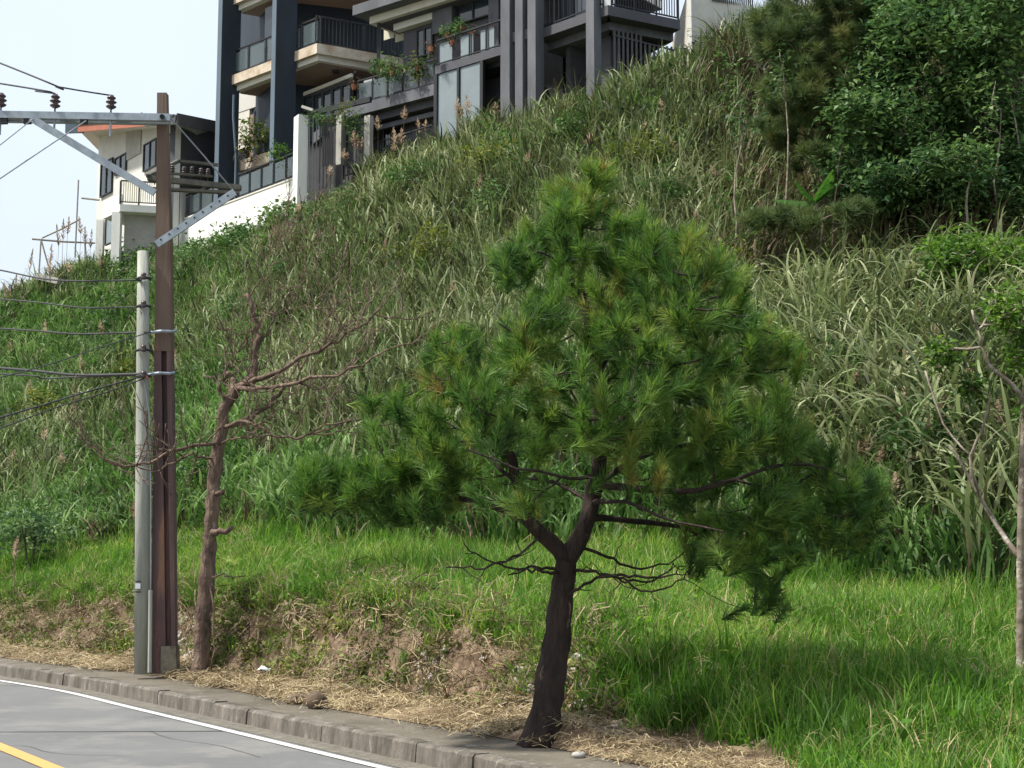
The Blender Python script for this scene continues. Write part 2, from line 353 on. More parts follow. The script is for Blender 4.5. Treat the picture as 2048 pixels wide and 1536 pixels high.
# joints in the road slabs: thin dark tar seams lying across the lane
tar = mat('tar_seam', (.05, .05, .05), .8)
def seam(pts, wd, name='road_joint'):
    P = resample(np.array([Wz(a, b_, 0)[:2] for a, b_ in pts]), .12); P = P+rng.normal(0, .006, P.shape)
    strip(name, P, offset(P, wd), .004, .004, tar)
seam([(-500, 1466), (-100, 1465), (250, 1464), (480, 1463)], .035)
for q in (((300, 1464), (350, 1480), (430, 1490), (520, 1515)), ((-60, 1500), (40, 1490), (110, 1508), (260, 1512))): seam(q, .008, 'road_crack')
seam([(-400, 1370), (20, 1372), (110, 1376)], .02)
# ------------------------------------------------------------------ houses on the ridge
M_dark = mat('dark_blue_paint', (.020, .030, .043), .6, var=.35, scale=1.1, streak=.25)
M_strip = mat('grey_blue_paint_and_skylit_edge', (.10, .135, .175), .6, var=.15, scale=1)  # pipe and trim paint; also sky light painted onto the dark pillars' edges
M_cream = mat('cream_plaster', (.56, .555, .52), .85, var=.12, scale=1.2)
M_stain = mat('stained_plaster', (.55, .50, .42), .9, scale=1.6, col2=(.33, .25, .17), patch=((.42, .22, .11), .58, 2.4))
M_trim = mat('pale_trim', (.60, .58, .52), .8, var=.12, scale=2)
M_soffit = mat('brown_soffit', (.24, .18, .15), .85, var=.12, scale=1)
M_grey = mat('mid_grey_render', (.082, .083, .095), .85, var=.18, scale=1.1)
M_lgrey = mat('light_grey_render', (.125, .130, .146), .85, var=.38, scale=1.3, streak=.3)
M_conc = mat('raw_concrete', (.36, .35, .32), .9, var=.2, scale=1.5)
M_white = mat('white_wall_paint', (.74, .74, .71), .85, scale=.8, col2=(.60, .60, .56), streak=.25, patch=((.40, .39, .34), .66, 2.5))
M_black = mat('black_metal', (.02, .022, .025), .5, var=.1)
M_glass = glassmat('dark_glass', (.03, .04, .05), .05, .85)
M_rail = glassmat('rail_glass', (.10, .13, .14), .1, .55)
M_frost = mat('frosted_panel', (.20, .24, .26), .25, var=.12, scale=1.0)
M_pale = mat('pale_curtain', (.42, .45, .48), .7, var=.15, scale=2)
M_shade = mat('room_shade', (.055, .055, .06), .9)  # darkness of rooms and recesses put into the wall colour
M_blind = mat('beige_blind', (.52, .51, .40), .8, var=.08)
M_orange = mat('orange_fascia', (.34, .12, .075), .6, var=.15)
M_roof = mat('grey_roofing', (.075, .078, .085), .6, var=.15)
M_terra = mat('terracotta', (.33, .14, .08), .8)
M_yell = mat('yellowed_bar_paint', (.60, .56, .36), .7)
def ln(px1, py1, px2, py2, Y1):
    """a level edge: z and both plan points"""
    z = CAMZ+Y1*tel(py1); return z, W(px1, py1, Y1)[:2], Wz(px2, py2, z)[:2]
def onpl(A, B, px, py=200):
    s = saz(px, py); A = np.array(A); d = np.array(B)-A
    k = (s*A[1]-A[0])/(d[0]-s*d[1]); return A+d*k
def nrm(A, B):
    d = np.array(B)-np.array(A); d /= np.linalg.norm(d); n_ = np.array([-d[1], d[0]])
    return n_ if n_[1] > 0 else -n_          # away from the viewer
def slabw(b, A, B, z0, z1, th, off=0):
    n_ = nrm(A, B); A = np.array(A)+n_*off; B = np.array(B)+n_*off
    return b.prism([A, B, B+n_*th, A+n_*th], z0, z1)
def fp(name, m, par, A, B, px1, px2, pyt, pyb, off=0, th=.1, ref=None):
    """panel on the facade plane AB between two sight columns; its height is read at column ref"""
    P1 = onpl(A, B, px1, (pyt+pyb)/2); P2 = onpl(A, B, px2, (pyt+pyb)/2); r = onpl(A, B, ref or px1, (pyt+pyb)/2)
    z1 = CAMZ+r[1]*tel(pyt); z0 = CAMZ+r[1]*tel(pyb)
    return slabw(MB(), P1, P2, z0, z1, th, off).build(name, m, par)
def railing(par, A, B, zf, h, m_=None, nposts=3, bars=0, glass=None, name='handrail', off=0., barmat=None):
    m_ = m_ or M_black; n_ = nrm(A, B); A = np.r_[np.array(A)+n_*off, 0]; B = np.r_[np.array(B)+n_*off, 0]; up = np.array([0, 0, 1.])
    MB().bar(A+up*(zf+h), B+up*(zf+h), .07, .05).build(name, m_, par); MB().bar(A+up*(zf+.1), B+up*(zf+.1), .05, .04).build('bottom_rail', m_, par)
    for i in range(nposts):
        P = A+(B-A)*i/(nposts-1); MB().bar(P+up*zf, P+up*(zf+h-.03), .06, .06).build('post', m_, par)
    for i in range(bars):
        P = A+(B-A)*(i+.5)/bars; MB().bar(P+up*(zf+.12), P+up*(zf+h-.03), .03, .03).build('baluster', barmat or m_, par)
    if glass:
        for i in range(nposts-1):
            P = A+(B-A)*(i+.1)/(nposts-1); Q = A+(B-A)*(i+.9)/(nposts-1)
            MB().bar(P+up*(zf+h*.5+.02), Q+up*(zf+h*.5+.02), .02, h-.28).build('glass_panel', glass, par)
def window(par, A, B, px1, px2, pyt, pyb, off=-.04, nm=2, frame=None, pane=None, ref=None):
    frame = frame or M_black; pane = pane or M_glass
    f = fp('window', frame, par, A, B, px1, px2, pyt, pyb, off, .03, ref)
    P1 = onpl(A, B, px1, (pyt+pyb)/2); P2 = onpl(A, B, px2, (pyt+pyb)/2); r = onpl(A, B, ref or px1, (pyt+pyb)/2)
    z1 = CAMZ+r[1]*tel(pyt); z0 = CAMZ+r[1]*tel(pyb); n_ = nrm(A, B); L = np.linalg.norm(P2-P1); d = (P2-P1)/L; e = .05
    for i in range(nm):
        a = P1+d*(L*i/nm+e); b = P1+d*(L*(i+1)/nm-e)
        slabw(MB(), a, b, z0+e, z1-e, .01, off-.012).build('pane', pane, f)
    fr = MB()
    for k in range(nm+1):
        q = P1+d*L*k/nm; slabw(fr, q-d*.035, q+d*.035, z0, z1, .06, off-.055)
    slabw(fr, P1, P2, z1-.05, z1+.001, .06, off-.056); slabw(fr, P1, P2, z0-.001, z0+.05, .06, off-.056); fr.build('frame', frame, f)
    return f

# --- house A: tall dark house with two slab pillars
zs2, K, Rr = ln(634, 86, 811, 117, 56.0); _, _, Lf = ln(634, 86, 458, 153, 56.0); zs2 = CAMZ+56*tel(86)
A = thing('modern_house', 'tall dark blue house with two slab pillars and stained cream balconies on the ridge', 'house', (K[0], K[1]+3, 14))
nL = nrm(K, Lf); nR = nrm(K, Rr); dL = (Lf-K)/np.linalg.norm(Lf-K); dR = (Rr-K)/np.linalg.norm(Rr-K)
def poly_in(t):                         # balcony outline inset by t
    k2 = K+dL*t*.8+dR*t*.8; return [Lf+dR*t, k2, Rr+dL*t]
for lev, zt_ in (('', zs2), ('', zs2+3.45), ('', zs2+6.9)):
    back = [Rr+np.array([0, 5.]), K+np.array([1.5, 9.]), Lf+dR*3.0]
    if zt_ > zs2: pass
    MB().prism(poly_in(0)+back, zt_-.40, zt_).build('balcony_slab', M_stain, A)
    MB().prism(poly_in(.22)+back, zt_-.62, zt_-.403).build('slab_trim', M_trim, A)
    MB().prism(poly_in(.5)+back, zt_-.66, zt_-.623).build('soffit', M_soffit, A)
    q = K+dL*.9+dR*1.4; MB().box((q[0]-.12, q[1]-.12, zt_-.76), (q[0]+.12, q[1]+.12, zt_-.665)).build('downlight', M_black, A)
# pillars: wide dark face + narrow edge coloured paler for the sky light on it
for (pa, pb_, pc, Yc) in ((438, 446, 483, 59.6), (546, 554, 595, 56.6)):
    c = W(pb_, 0, Yc)[:2]; fr = onpl(c, c+dR, pc, 0); lf = onpl(c, c+dL, pa, 0)
    zb = 14.5; wd = np.linalg.norm(fr-c); ld = np.linalg.norm(lf-c)
    pil = MB().prism([c, fr, fr+nR*ld, lf], zb, 31).build('pillar', M_dark, A)
    slabw(MB(), c, lf, zb, 31, .02, -.023).build('skylit_pillar_edge', M_strip, pil)
# body of the house behind the balcony
wa = K+dL*1.6+nR*1.9; wb = Rr+nR*2.2+dR*2
MB().prism([wa, wb, wb+nR*7, wa+nR*7+dL*.5], 14, 31.2).build('wall', M_dark, A)
MB().prism([Lf+dR*.2+nL*.1, K+dL*1.0, Rr+dR*2, Rr+dR*2+nR*9, Lf+dR*4+nR*5], 31.2, 31.6).build('roof', M_roof, A)
# balcony back column seen against the sky, and upper dark wall
c = W(519, 50, 62)[:2]; MB().prism([c, c+[.5, 0], c+[.5, .5], c+[0, .5]], zs2, zs2+3).build('column', M_dark, A)
# left wing: deeper room wall under the slab (pale wall, brown wall)
pA, pB = W(480, 250, 61.5)[:2], W(545, 230, 60)[:2]
fp('wall_panel', M_trim, A, pA, pB, 476, 498, 226, 300, 0, .3)
fp('wall_panel', M_cream, A, pA, pB, 476, 548, 188, 226, -.02, .3, 476)
fp('wall_panel', M_soffit, A, pA, pB, 498, 548, 230, 330, .02, .3)
window(A, pA, pB, 510, 544, 222, 262, .0, 2)
# ground floor behind balcony: brown wall + dark window wall
gA = K+dL*3.0+nR*1.2; gB = gA+dR*9
fp('wall_panel', M_soffit, A, gA, gB, 585, 612, 130, 300, -.05, .1)
rA, rB = W(608, 235, 59.2)[:2], W(705, 205, 56.8)[:2]
MB().prism([rA, rB, rB+[.0, .3], rA+[0, .3]], 14.5, CAMZ+59.2*tel(190)).build('wall', M_shade, A)
for i in range(5):
    f = window(A, rA, rB, 610+i*19, 627+i*19, 197-i*6.5, 290, -.03, 1)
slabw(MB(), rA, rB, CAMZ+59.2*tel(193), CAMZ+59.2*tel(186), .1, -.08).build('window_head', M_trim, A)
# balcony railing along left face and right face, level 2 and 3
railing(A, K+nL*.15, Lf+nL*.15, zs2, 1.1, nposts=6, bars=0, glass=M_rail)
railing(A, K+nR*.15, Rr+nR*.15+dR*.3, zs2, 1.15, nposts=3, bars=26)
MB().bar(np.r_[K+dL*1.2+nR*1.75, zs2+1.7], np.r_[K+dL*2.4+nR*1.75, zs2+1.7], .05, 1.9).build('sliding_door', M_glass, A)
railing(A, K+nL*.15, Lf+nL*.15, zs2+3.45, 1.1, nposts=6, bars=0, glass=M_rail)
# drain pipe
p0 = W(468, 190, 59.3); MB().tube([p0, p0-[0, 0, .9], p0-[-.15, 0, 2.6], p0-[-.15, 0, 5]], .06, 8).build('drain_pipe', M_strip, A)
# planter box with shrub under the left balcony
zp, pA2, pB2 = ln(476, 322, 545, 301, 60.2)
slabw(MB(), pA2, pB2, zp-.45, zp, .5).build('planter', M_stain, A)

# --- white retaining wall with dark glass rail
zw, wR, wL = ln(604, 352, 236, 488, 54.5)
RW = thing('retaining_wall', 'long white retaining wall below the dark glass railing, rising towards the tall house', 'wall', (wR[0], wR[1], zw-4))
slabw(MB(), wR, wL, zw-4.2, zw, .3).build('wall', M_white, RW)
slabw(MB(), wR, wL, zw+.002, zw+.06, .36, -.03).build('coping', M_trim, RW)
FR = thing('terrace_railing', 'black framed glass railing on top of the white retaining wall', 'railing', (wR[0], wR[1], zw))
q0 = onpl(wR, wL, 594); q1 = onpl(wR, wL, 474); railing(FR, q0, q1, zw+.07, 1.02, nposts=6, glass=M_rail, off=.15)
F2 = thing('terrace_railing', 'black railing on the retaining wall in front of the cream house, behind the poles', 'railing', (wL[0], wL[1], zw))
q0 = onpl(wR, wL, 425); railing(F2, q0, wL, zw+.07, 1.02, nposts=9, bars=0, glass=M_rail, off=.15)
GP = thing('gate_pillar', 'white rendered wall end pillar at the right end of the white retaining wall', 'pillar', (wR[0], wR[1], zw-3))
c = W(596, 290, 54.0)[:2]; c2 = onpl(c, c+dR, 616, 290)
MB().prism([c, c2, c2+nR*.5, c+nR*.5], zw-3.5, CAMZ+54.0*tel(228)).build('shaft', M_white, GP)
MB().bar(W(612, 216, 54.2), W(634, 223, 53.9), .5, .10).build('cap', M_conc, GP)

# --- hanging plant trellis / gate between pillar and middle house
TG = thing('trellis_gate', 'dark barred gate screen with pale posts and hanging plants beside the white pillar', 'gate', W(660, 330, 55.5))
tA, tB = W(617, 300, 54.1)[:2], W(738, 300, 52.4)[:2]
for (a, b_) in ((672, 682), (728, 739)):
    fp('post', M_conc, TG, tA, tB, a, b_, 232, 330, 0, .2)
fp('screen_panel', M_shade, TG, tA, tB, 635, 671, 232, 330, .25, .04)
fp('screen_panel', M_grey, TG, tA, tB, 683, 728, 238, 330, .35, .04)
fp('top_rail', M_black, TG, tA, tB, 617, 739, 222, 232, .0, .12)
for i in range(16):
    P = onpl(tA, tB, 620+i*7.2); 
    if not any(a-3 < 620+i*7.2 < b_+3 for a, b_ in ((672, 682), (728, 739))):
        MB().bar(np.r_[P, 15.5], np.r_[P, CAMZ+P[1]*tel(234)], .04).build('bar', M_lgrey if i < 3 else M_black, TG)

# --- house B: middle house with deck, glass room, fins
zd, dNear, dFar = ln(866, 168, 702, 212, 52.0)
Bh = thing('terraced_house', 'grey house with railed decks, glass room and three upright fins above the reeds', 'house', (dNear[0], dNear[1]+3, 15))
nB = nrm(dNear, dFar); dB = (dFar-dNear)/np.linalg.norm(dFar-dNear); bk_ = nB*4.5
MB().prism([dNear-dB*.6, dFar, dFar+nR*4, dNear+bk_], zd-.42, zd).build('deck_slab', M_lgrey, Bh)
MB().prism([dNear+nB*.3, dFar+nB*.3-dB*.5, dFar+nR*4-dB*.5, dNear+bk_], zd-.7, zd-.425).build('deck_beam', M_grey, Bh)
slabw(MB(), onpl(dNear, dFar, 735), dNear, zd-.98, zd-.80, .15, .5).build('trim_beam', M_lgrey, Bh)
# lower wall
lo0 = onpl(dNear, dFar, 742)+nB*1.2; lo1 = dNear+nB*1.2
MB().prism([lo0, lo1-dB*4, lo1-dB*4+nB*2, lo0+nB*2], 14, zd-.7).build('wall', M_lgrey, Bh)
window(Bh, lo0, lo1, 770, 800, 225, 300, -.04, 2)
fp('column', M_conc, Bh, lo0, lo1, 727, 741, 230, 320, -.4, .35)
# main body plane behind deck
bo0 = onpl(dNear, dFar, 742)+nB*.9; bo1 = dNear+nB*.9-dB*9
zr = CAMZ+54*tel(28)
MB().prism([onpl(bo0, bo1, 806), onpl(bo0, bo1, 1008), onpl(bo0, bo1, 1008)+nB*6, onpl(bo0, bo1, 806)+nB*6], 14, zr+.2).build('wall', M_grey, Bh)
fp('wall_panel', M_cream, Bh, bo0, bo1, 798, 878, 30, 66, -.30, .3)
for k, (a, b_, t_) in enumerate(((746, 766, 44), (769, 808, 48))):
    fp('roller_blind', M_blind, Bh, bo0, bo1, a, b_, t_, t_+28, .6, .04)
fp('wall_panel', M_lgrey, Bh, bo0, bo1, 877, 916, -60, 74, -.35, .3)
window(Bh, bo0, bo1, 918, 984, -60, 52, -.10, 2)
fp('wall_panel', M_lgrey, Bh, bo0, bo1, 984, 1004, -60, 120, -.2, .3)
window(Bh, bo0, bo1, 838, 868, 62, 118, -.08, 2, frame=M_black)
# roof overhang bands
zo, oF, oN = ln(705, 30, 860, -18, 54.0)
MB().prism([oF, oN-dB*6, oN-dB*6+nB*6, oF+nB*5], zo-.02, zo+.36).build('roof', M_lgrey, Bh)
MB().prism([oF+nB*.5-dB*.4, oN+nB*.5-dB*6, oN-dB*6+nB*6, oF+nB*5-dB*.4], zo-.30, zo-.023).build('roof_trim', M_trim, Bh)
MB().prism([oF+nB*.7-dB*.6, oN+nB*.7-dB*6, oN-dB*6+nB*6, oF+nB*5-dB*.6], zo-.34, zo-.303).build('soffit', M_grey, Bh)
p = onpl(dNear, dFar, 745)+nB*.3; MB().bar(np.r_[p, zd], np.r_[p, zo-.3], .13).build('post', M_black, Bh)
railing(Bh, onpl(dNear, dFar, 708)+nB*.2, onpl(dNear, dFar, 862)+nB*.2, zd, .98, nposts=6, glass=M_rail)
for a, b_ in ((716, 737), (750, 774)): fp('white_screen', M_pale, Bh, dNear, dFar, a, b_, 158, 200, .3, .03)
# terrace + glass room
zg, gF, gN = ln(870, 133, 1003, 92, 51.6)
MB().prism([gF, gN, gN+nB*4, gF+nB*4], zg-.3, zg).build('terrace_slab', M_grey, Bh)
MB().prism([gF+nB*.4, gN+nB*.4, gN+nB*3.5, gF+nB*3.5], zg-.5, zg-.303).build('beam', M_black, Bh)
railing(Bh, gF+nB*.1, gN+nB*.1, zg, .98, nposts=5, bars=0)
for a, b_, t_ in ((872, 900, 90), (915, 940, 78), (955, 982, 66)):
    P1 = onpl(gF, gN, a)+nB*.16; P2 = onpl(gF, gN, b_)+nB*.16; slabw(MB(), P1, P2, zg+.05, zg+.86, .03).build('screen_panel', M_frost, Bh)
gl1 = onpl(gF, gN, 962)
for a, b_ in ((872, 914), (917, 959)):
    P1 = onpl(gF, gN, a)+nB*.05; P2 = onpl(gF, gN, b_)+nB*.05; slabw(MB(), P1, P2, 14.5, zg-.32, .03).build('glass_panel', M_frost, Bh)
for a in (868, 914, 960):
    P1 = onpl(gF, gN, a); P2 = onpl(gF, gN, a+6 if a != 914 else a+4); slabw(MB(), P1, P2, 14.5, zg-.3, .12, -.02).build('mullion', M_black, Bh)
MB().prism([gF+nB*3.3, gN+nB*3.3, gN+nB*3.4, gF+nB*3.4], 14.5, zg-.5).build('back_wall', M_lgrey, Bh)
MB().tube([W(922, 175, 51.0), W(922, 175, 50.9)], .09, 12).build('round_lamp', M_pale, Bh)
# curtain shadow room right of the glass
P1 = onpl(gF, gN, 966)+nB*2.4; P2 = onpl(gF, gN, 1004)+nB*2.4; slabw(MB(), P1, P2, 14.5, zg-1.6, .1).build('wall_panel', M_blind, Bh)
# fins and cross beam
fA, fB = W(1004, 60, 48.8)[:2], W(1071, 60, 48.0)[:2]
for a, b_ in ((1001, 1019), (1030, 1045), (1055, 1071)):
    fp('fin', M_lgrey, Bh, fA, fB, a, b_, -260, 420, 0, .5)
fp('cross_beam', M_lgrey, Bh, fA, fB, 1019.5, 1055, 62, 82, .15, .2)
# deck C
zc, cN, cF = ln(1173, 25, 1072, 61, 47.0); _, cK, cR = ln(1216, 10, 1360, 40, (zc-CAMZ)/tel(10)); zc2 = zc
nC = nrm(cN, cF); dC = (cF-cN)/np.linalg.norm(cF-cN); dCR = (cR-cK)/np.linalg.norm(cR-cK); nCR = nrm(cK, cR)
MB().prism([cK, cR, cR+nCR*5, cF+nC*5, cF], zc-.33, zc).build('deck_slab', M_grey, Bh)
MB().prism([cK+dC*.5+dCR*.5, cR+nCR*.4, cR+nCR*5, cF+nC*5, cF+nC*.5], zc-.6, zc-.333).build('deck_beam', M_lgrey, Bh)
railing(Bh, cK+dC*.2, cF+nC*.12, zc, 1.05, nposts=5, bars=14)
railing(Bh, cK+dCR*.2+nCR*.1, cR+nCR*.1, zc, 1.1, nposts=4, bars=26)
for a, b_ in ((1084, 1128), (1136, 1172)):
    P1 = onpl(cN, cF, a)+nC*1.4; P2 = onpl(cN, cF, b_)+nC*1.4; slabw(MB(), P1, P2, zc+.02, zc+2.4, .05).build('curtain', M_pale, Bh)
MB().prism([cK+nCR*3+dC*.0, cR+nCR*3-dCR*.8, cR+nCR*8-dCR*.8, cF+nC*6, cF+nC*2.2], zc+.001, zc+3.4).build('wall', M_dark, Bh)
fp('column', M_lgrey, Bh, cN-nC*.3, cF-nC*.3, 1172, 1188, -260, 420, 0, .35)
fp('column', M_grey, Bh, cN+nC*.9, cF+nC*.9, 1192, 1222, 36, 420, 0, .5)
MB().prism([cN+nC*2.5-dC*1.2, cF+nC*2.5, cF+nC*3, cN+nC*3-dC*1.2], 14.5, zc-1.75).build('wall', M_lgrey, Bh)
MB().prism([cN+nC*3.5-dC*1.2, cF+nC*3.5+dC*.5, cF+nC*3.8+dC*.5, cN+nC*3.8-dC*1.2], 14.5, zc-.6).build('back_wall', M_shade, Bh)
fp('dark_window', M_glass, Bh, cN+nC*2.3, cF+nC*2.3, 1122, 1156, 146, 176, 0, .08)
MB().prism([cK+nCR*2.4, cR+nCR*2.4, cR+nCR*2.7, cK+nCR*2.7], 14.5, zc-.6).build('back_wall', M_shade, Bh)
MB().prism([fA+[.2, 2.8], fB+[1.0, 2.6], fB+[1.0, 7], fA+[.2, 7]], 14.5, 26.2).build('wall', M_shade, Bh)
z26 = 26.2; MB().prism([dNear+nB*1, cK+nC*2.0, cR+nCR*2, cR+nCR*9, dNear+nB*9], z26, z26+.3).build('roof', M_roof, Bh)
LR = thing('lower_railing', 'low black railing with bars in front of the grey lower storey, half hidden by reeds', 'railing', W(800, 290, 50.6))
zl, l0, l1 = ln(866, 250, 688, 305, 50.8); railing(LR, l0, l1, zl-1.0, 1.0, nposts=6, bars=34)
SF = thing('slat_fence', 'grey upright slat fence beside the corner column of the terraced house', 'fence', W(1250, 150, 46.5))
sA, sB = W(1226, 100, 46.8)[:2], W(1378, 100, 48.6)[:2]
for i in range(17):
    P = onpl(sA, sB, 1230+i*8.8); top = 58 if i < 7 else 78
    MB().bar(np.r_[P, 14.5], np.r_[P, CAMZ+P[1]*tel(top+i*1.2)], .07, .03).build('slat', M_lgrey if i > 10 else M_roof, SF)
MB().bar(np.r_[sA, CAMZ+sA[1]*tel(70)], np.r_[sB, CAMZ+sA[1]*tel(70)], .05).build('rail', M_grey, SF)
# --- house E: pale blank wall at the right end, roof edge with ribbed sheet
E0, E1 = W(1378, 50, 49.2)[:2], W(1530, 50, 51.5)[:2]
Eh = thing('annex_building', 'pale grey blank walled building with ribbed roof edge right of the terraced house', 'building', (E0[0]+2, E0[1]+2, 15))
zE = CAMZ+49.2*tel(-22); MB().prism([E0, E1+[1, .4], E1+[1, 6], E0+[0, 6]], 14.5, zE-.0).build('wall', M_trim, Eh)
w2 = onpl(E0, E1, 1386); slabw(MB(), E0, w2, 14.5, zE+.2, .2, -.12).build('corner_pier', M_cream, Eh)
slabw(MB(), onpl(E0, E1, 1388), E1, 14.5, CAMZ+49.2*tel(2), .05, -.055).build('render_panel', M_trim, Eh)
for i in range(20):
    a = 1424+i*4.2; P = onpl(E0, E1, a)-nrm(E0, E1)*.12; zz = CAMZ+P[1]*tel(2+(a-1424)*.18)
    MB().bar(np.r_[P, zz], np.r_[P, zz+.9], .045, .05).build('rib', M_roof, Eh)
P = onpl(E0, E1, 1490); P2 = onpl(E0, E1, 1516); MB().prism([P-[0, .3], P2-[0, .3], P2+[0, .4], P+[0, .4]], zE-1.2, zE-.55).build('terracotta_tile_end', M_terra, Eh)

# --- house D: small cream house at the left
Y0 = 68.0
D0 = W(197, 300, Y0)[:2]; Dm = W(350, 300, Y0-7.0)[:2]; D2 = W(436, 300, Y0-3.5)[:2]
Dh = thing('cream_house', 'small cream house with orange fascia behind the utility pole', 'house', (D0[0]+3, D0[1], 12))
nD = nrm(D0, Dm)
def zY(P, py): return CAMZ+P[1]*tel(py)
# sloping roof wall top: front wall polygon
def wallpoly(b, P1, P2, zb, zt1, zt2, th, off=0):
    n_ = nrm(P1, P2); P1 = P1+n_*off; P2 = P2+n_*off
    V = []
    for q in (0, th): V += [np.r_[P1+n_*q, zb], np.r_[P2+n_*q, zb], np.r_[P2+n_*q, zt2], np.r_[P1+n_*q, zt1]]
    return b.add(V, [(0, 1, 2, 3), (7, 6, 5, 4), (0, 4, 5, 1), (1, 5, 6, 2), (2, 6, 7, 3), (3, 7, 4, 0)])
zt1, zt2 = zY(D0, 272), zY(Dm, 246)
wallpoly(MB(), D0, Dm, 12, zt1, zt2, .25).build('wall', M_cream, Dh)
wallpoly(MB(), Dm, D2, 12, zt2, zY(D2, 262), .25).build('wall', M_roof, Dh)
MB().prism([D0+nD*.3, Dm+nD*.3, D2+[0, .5], D2+[0, 7], D0+[0, 7]], 12, 17.5).build('inner_wall', M_cream, Dh)
wallpoly(MB(), onpl(D0, Dm, 257), onpl(D0, Dm, 286), zY(D0, 355), zt1-.3, zt1-.15, .06, -.065).build('wall_panel', M_conc, Dh)
# roof with orange fascia, overhanging to the left
e0 = W(154, 250, Y0-1.2); e1 = W(352, 231, Y0-8.5); e2 = np.r_[D2, zY(D2, 248)]
b = MB(); P = [e0, e1, e2, e2+[0, 8, 0], e0+[0, 8, 0]]
b.add([p+[0, .03, -.16] for p in P]+[p+[0, .03, 0] for p in P], [(4, 3, 2, 1, 0), (5, 6, 7, 8, 9)]+[(i, (i+1) % 5, (i+1) % 5+5, i+5) for i in range(5)])
b.build('roof', M_cream, Dh)
MB().bar(e0+[0, 0, -.17], e0*.28+e1*.72+[0, 0, -.17], .05, .34).build('fascia', M_orange, Dh)
MB().bar(e0*.275+e1*.725+[0, 0, -.17], e1+[0, 0, -.17], .06, .36).build('fascia', M_roof, Dh)
MB().bar(e0+[-.5, -.05, -.2], e0+[.35, -.08, -.18], .12, .42).build('gutter_end', M_strip, Dh)
MB().bar(e0+[0, .1, .03], e1+[0, .1, .03], .3, .06).build('roof_edge', M_roof, Dh)
MB().bar(e1+[.1, -.12, -.2], e2+[.1, -.12, -.2], .06, .5).build('dark_fascia', M_roof, Dh)
window(Dh, D0, Dm, 204, 226, 328, 396, -.04, 2); window(Dh, D0, Dm, 232, 254, 318, 352, -.04, 2)
window(Dh, D0, Dm, 290, 314, 290, 345, -.04, 2); window(Dh, D0, Dm, 336, 345, 272, 325, -.04, 1)
# balcony with a corner: solid parapet on the left, barred rail on the right
Yq = 61.0; Q = W(240, 408, Yq)[:2]; bz = CAMZ+Yq*tel(408); Lq = Wz(206, 424, bz)[:2]; Rq = Wz(352, 414, bz)[:2]
MB().prism([Lq, Q, Rq, Rq+[.5, 3], Lq+[1.5, 3]], bz-.30, bz).build('balcony_slab', M_white, Dh)
slabw(MB(), Lq, Q, bz+.002, bz+.42, .12).build('parapet', M_white, Dh)
railing(Dh, Q, Rq, bz, 1.0, nposts=4, bars=26, barmat=M_yell)
for P_, w_ in ((Lq, .3), (Q, .35)): MB().box((P_[0]-w_, P_[1]+.1, 11), (P_[0], P_[1]+.1+w_, bz-.301)).build('column', M_white, Dh)
MB().prism([Q+[.05, .6], Rq+[0, .6], Rq+[0, 2.5], Q+[.05, 2.5]], 11, bz-.302).build('lower_wall', M_conc, Dh)
window(Dh, Lq+np.array([0, 1.4]), Q+np.array([0, 1.4]), 214, 229, 436, 492, -.04, 1, pane=M_frost)
MB().tube([W(163, 396, 66.5), W(199, 400, 66.5)], .05, 6).build('waste_pipe', M_conc, Dh)
MB().bar(W(354, 255, 62), W(354, 400, 62), .1).build('corner_post', M_strip, Dh)
# bamboo / pipe frame on the ridge at the left
BF = thing('pole_frame', 'rough leaning frame of bamboo poles on the ridge left of the cream house', 'frame', W(120, 560, 61))
def rod(a, b_, r, m_, Ya=61, Yb=61, name='pole'): r *= .7; MB().tube([W(a[0], a[1], Ya), (W(a[0], a[1], Ya)+W(b_[0], b_[1], Yb))/2-[0, 0, .03], W(b_[0], b_[1], Yb)], r, 6).build(name, m_, BF)
M_bamboo = mat('weathered_bamboo', (.30, .28, .25), .8, var=.3, scale=4)
rod((157, 360), (150, 515), .05, M_bamboo); rod((82, 480), (77, 560), .05, M_bamboo); rod((82, 478), (105, 560), .05, M_bamboo)
rod((64, 478), (190, 486), .06, M_bamboo, 61, 62); rod((84, 476), (161, 438), .05, M_bamboo); rod((170, 486), (172, 515), .06, M_bamboo)
MB().bar(W(76, 553, 61), W(120, 563, 60.5), .3, .25).build('base_block', M_conc, BF)
# ------------------------------------------------------------------ utility poles and wires
M_polec = mat('weathered_pole_concrete', (.37, .38, .34), .9, scale=2.4, col2=(.17, .185, .155), streak=.15, bump=.35, bscale=30, patch=((.13, .12, .10), .66, 7))
M_brown = mat('brown_stained_pole', (.16, .10, .095), .85, scale=3.2, col2=(.075, .05, .05), streak=.12, bump=.5, bscale=25, patch=((.25, .14, .09), .56, 3.2))
M_wood = mat('weathered_pole_timber', (.15, .11, .085), .9, scale=5, col2=(.10, .065, .05), streak=.1, bump=.5, bscale=22, patch=((.25, .13, .08), .6, 3))
M_foot = mat('lichen_concrete_foot', (.30, .27, .20), .95, scale=5, col2=(.14, .12, .09), bump=.5)
M_galv = mat('galvanised_steel', (.30, .35, .40), .55, var=.3, scale=7, metal=.25)
M_oldarm = mat('mossy_timber_arm', (.10, .10, .085), .9, scale=6, col2=(.05, .05, .045))
M_insul = mat('brown_porcelain', (.055, .03, .03), .25, var=.3, spec=.6)
M_wire = mat('black_cable', (.035, .037, .04), .6); M_galvwire = mat('steel_strand', (.22, .24, .26), .5)
Yp = (KH+.1-CAMZ)/tel(1342)
def PX(px, py, d=0): return W(px, py, Yp+d)
base = PX(328, 1342)
P1 = thing('utility_pole', 'tall tapering brown pole with a grooved lower half and steel crossarm', 'utility pole', (base[0], base[1], gz(base[0], base[1])-.05))
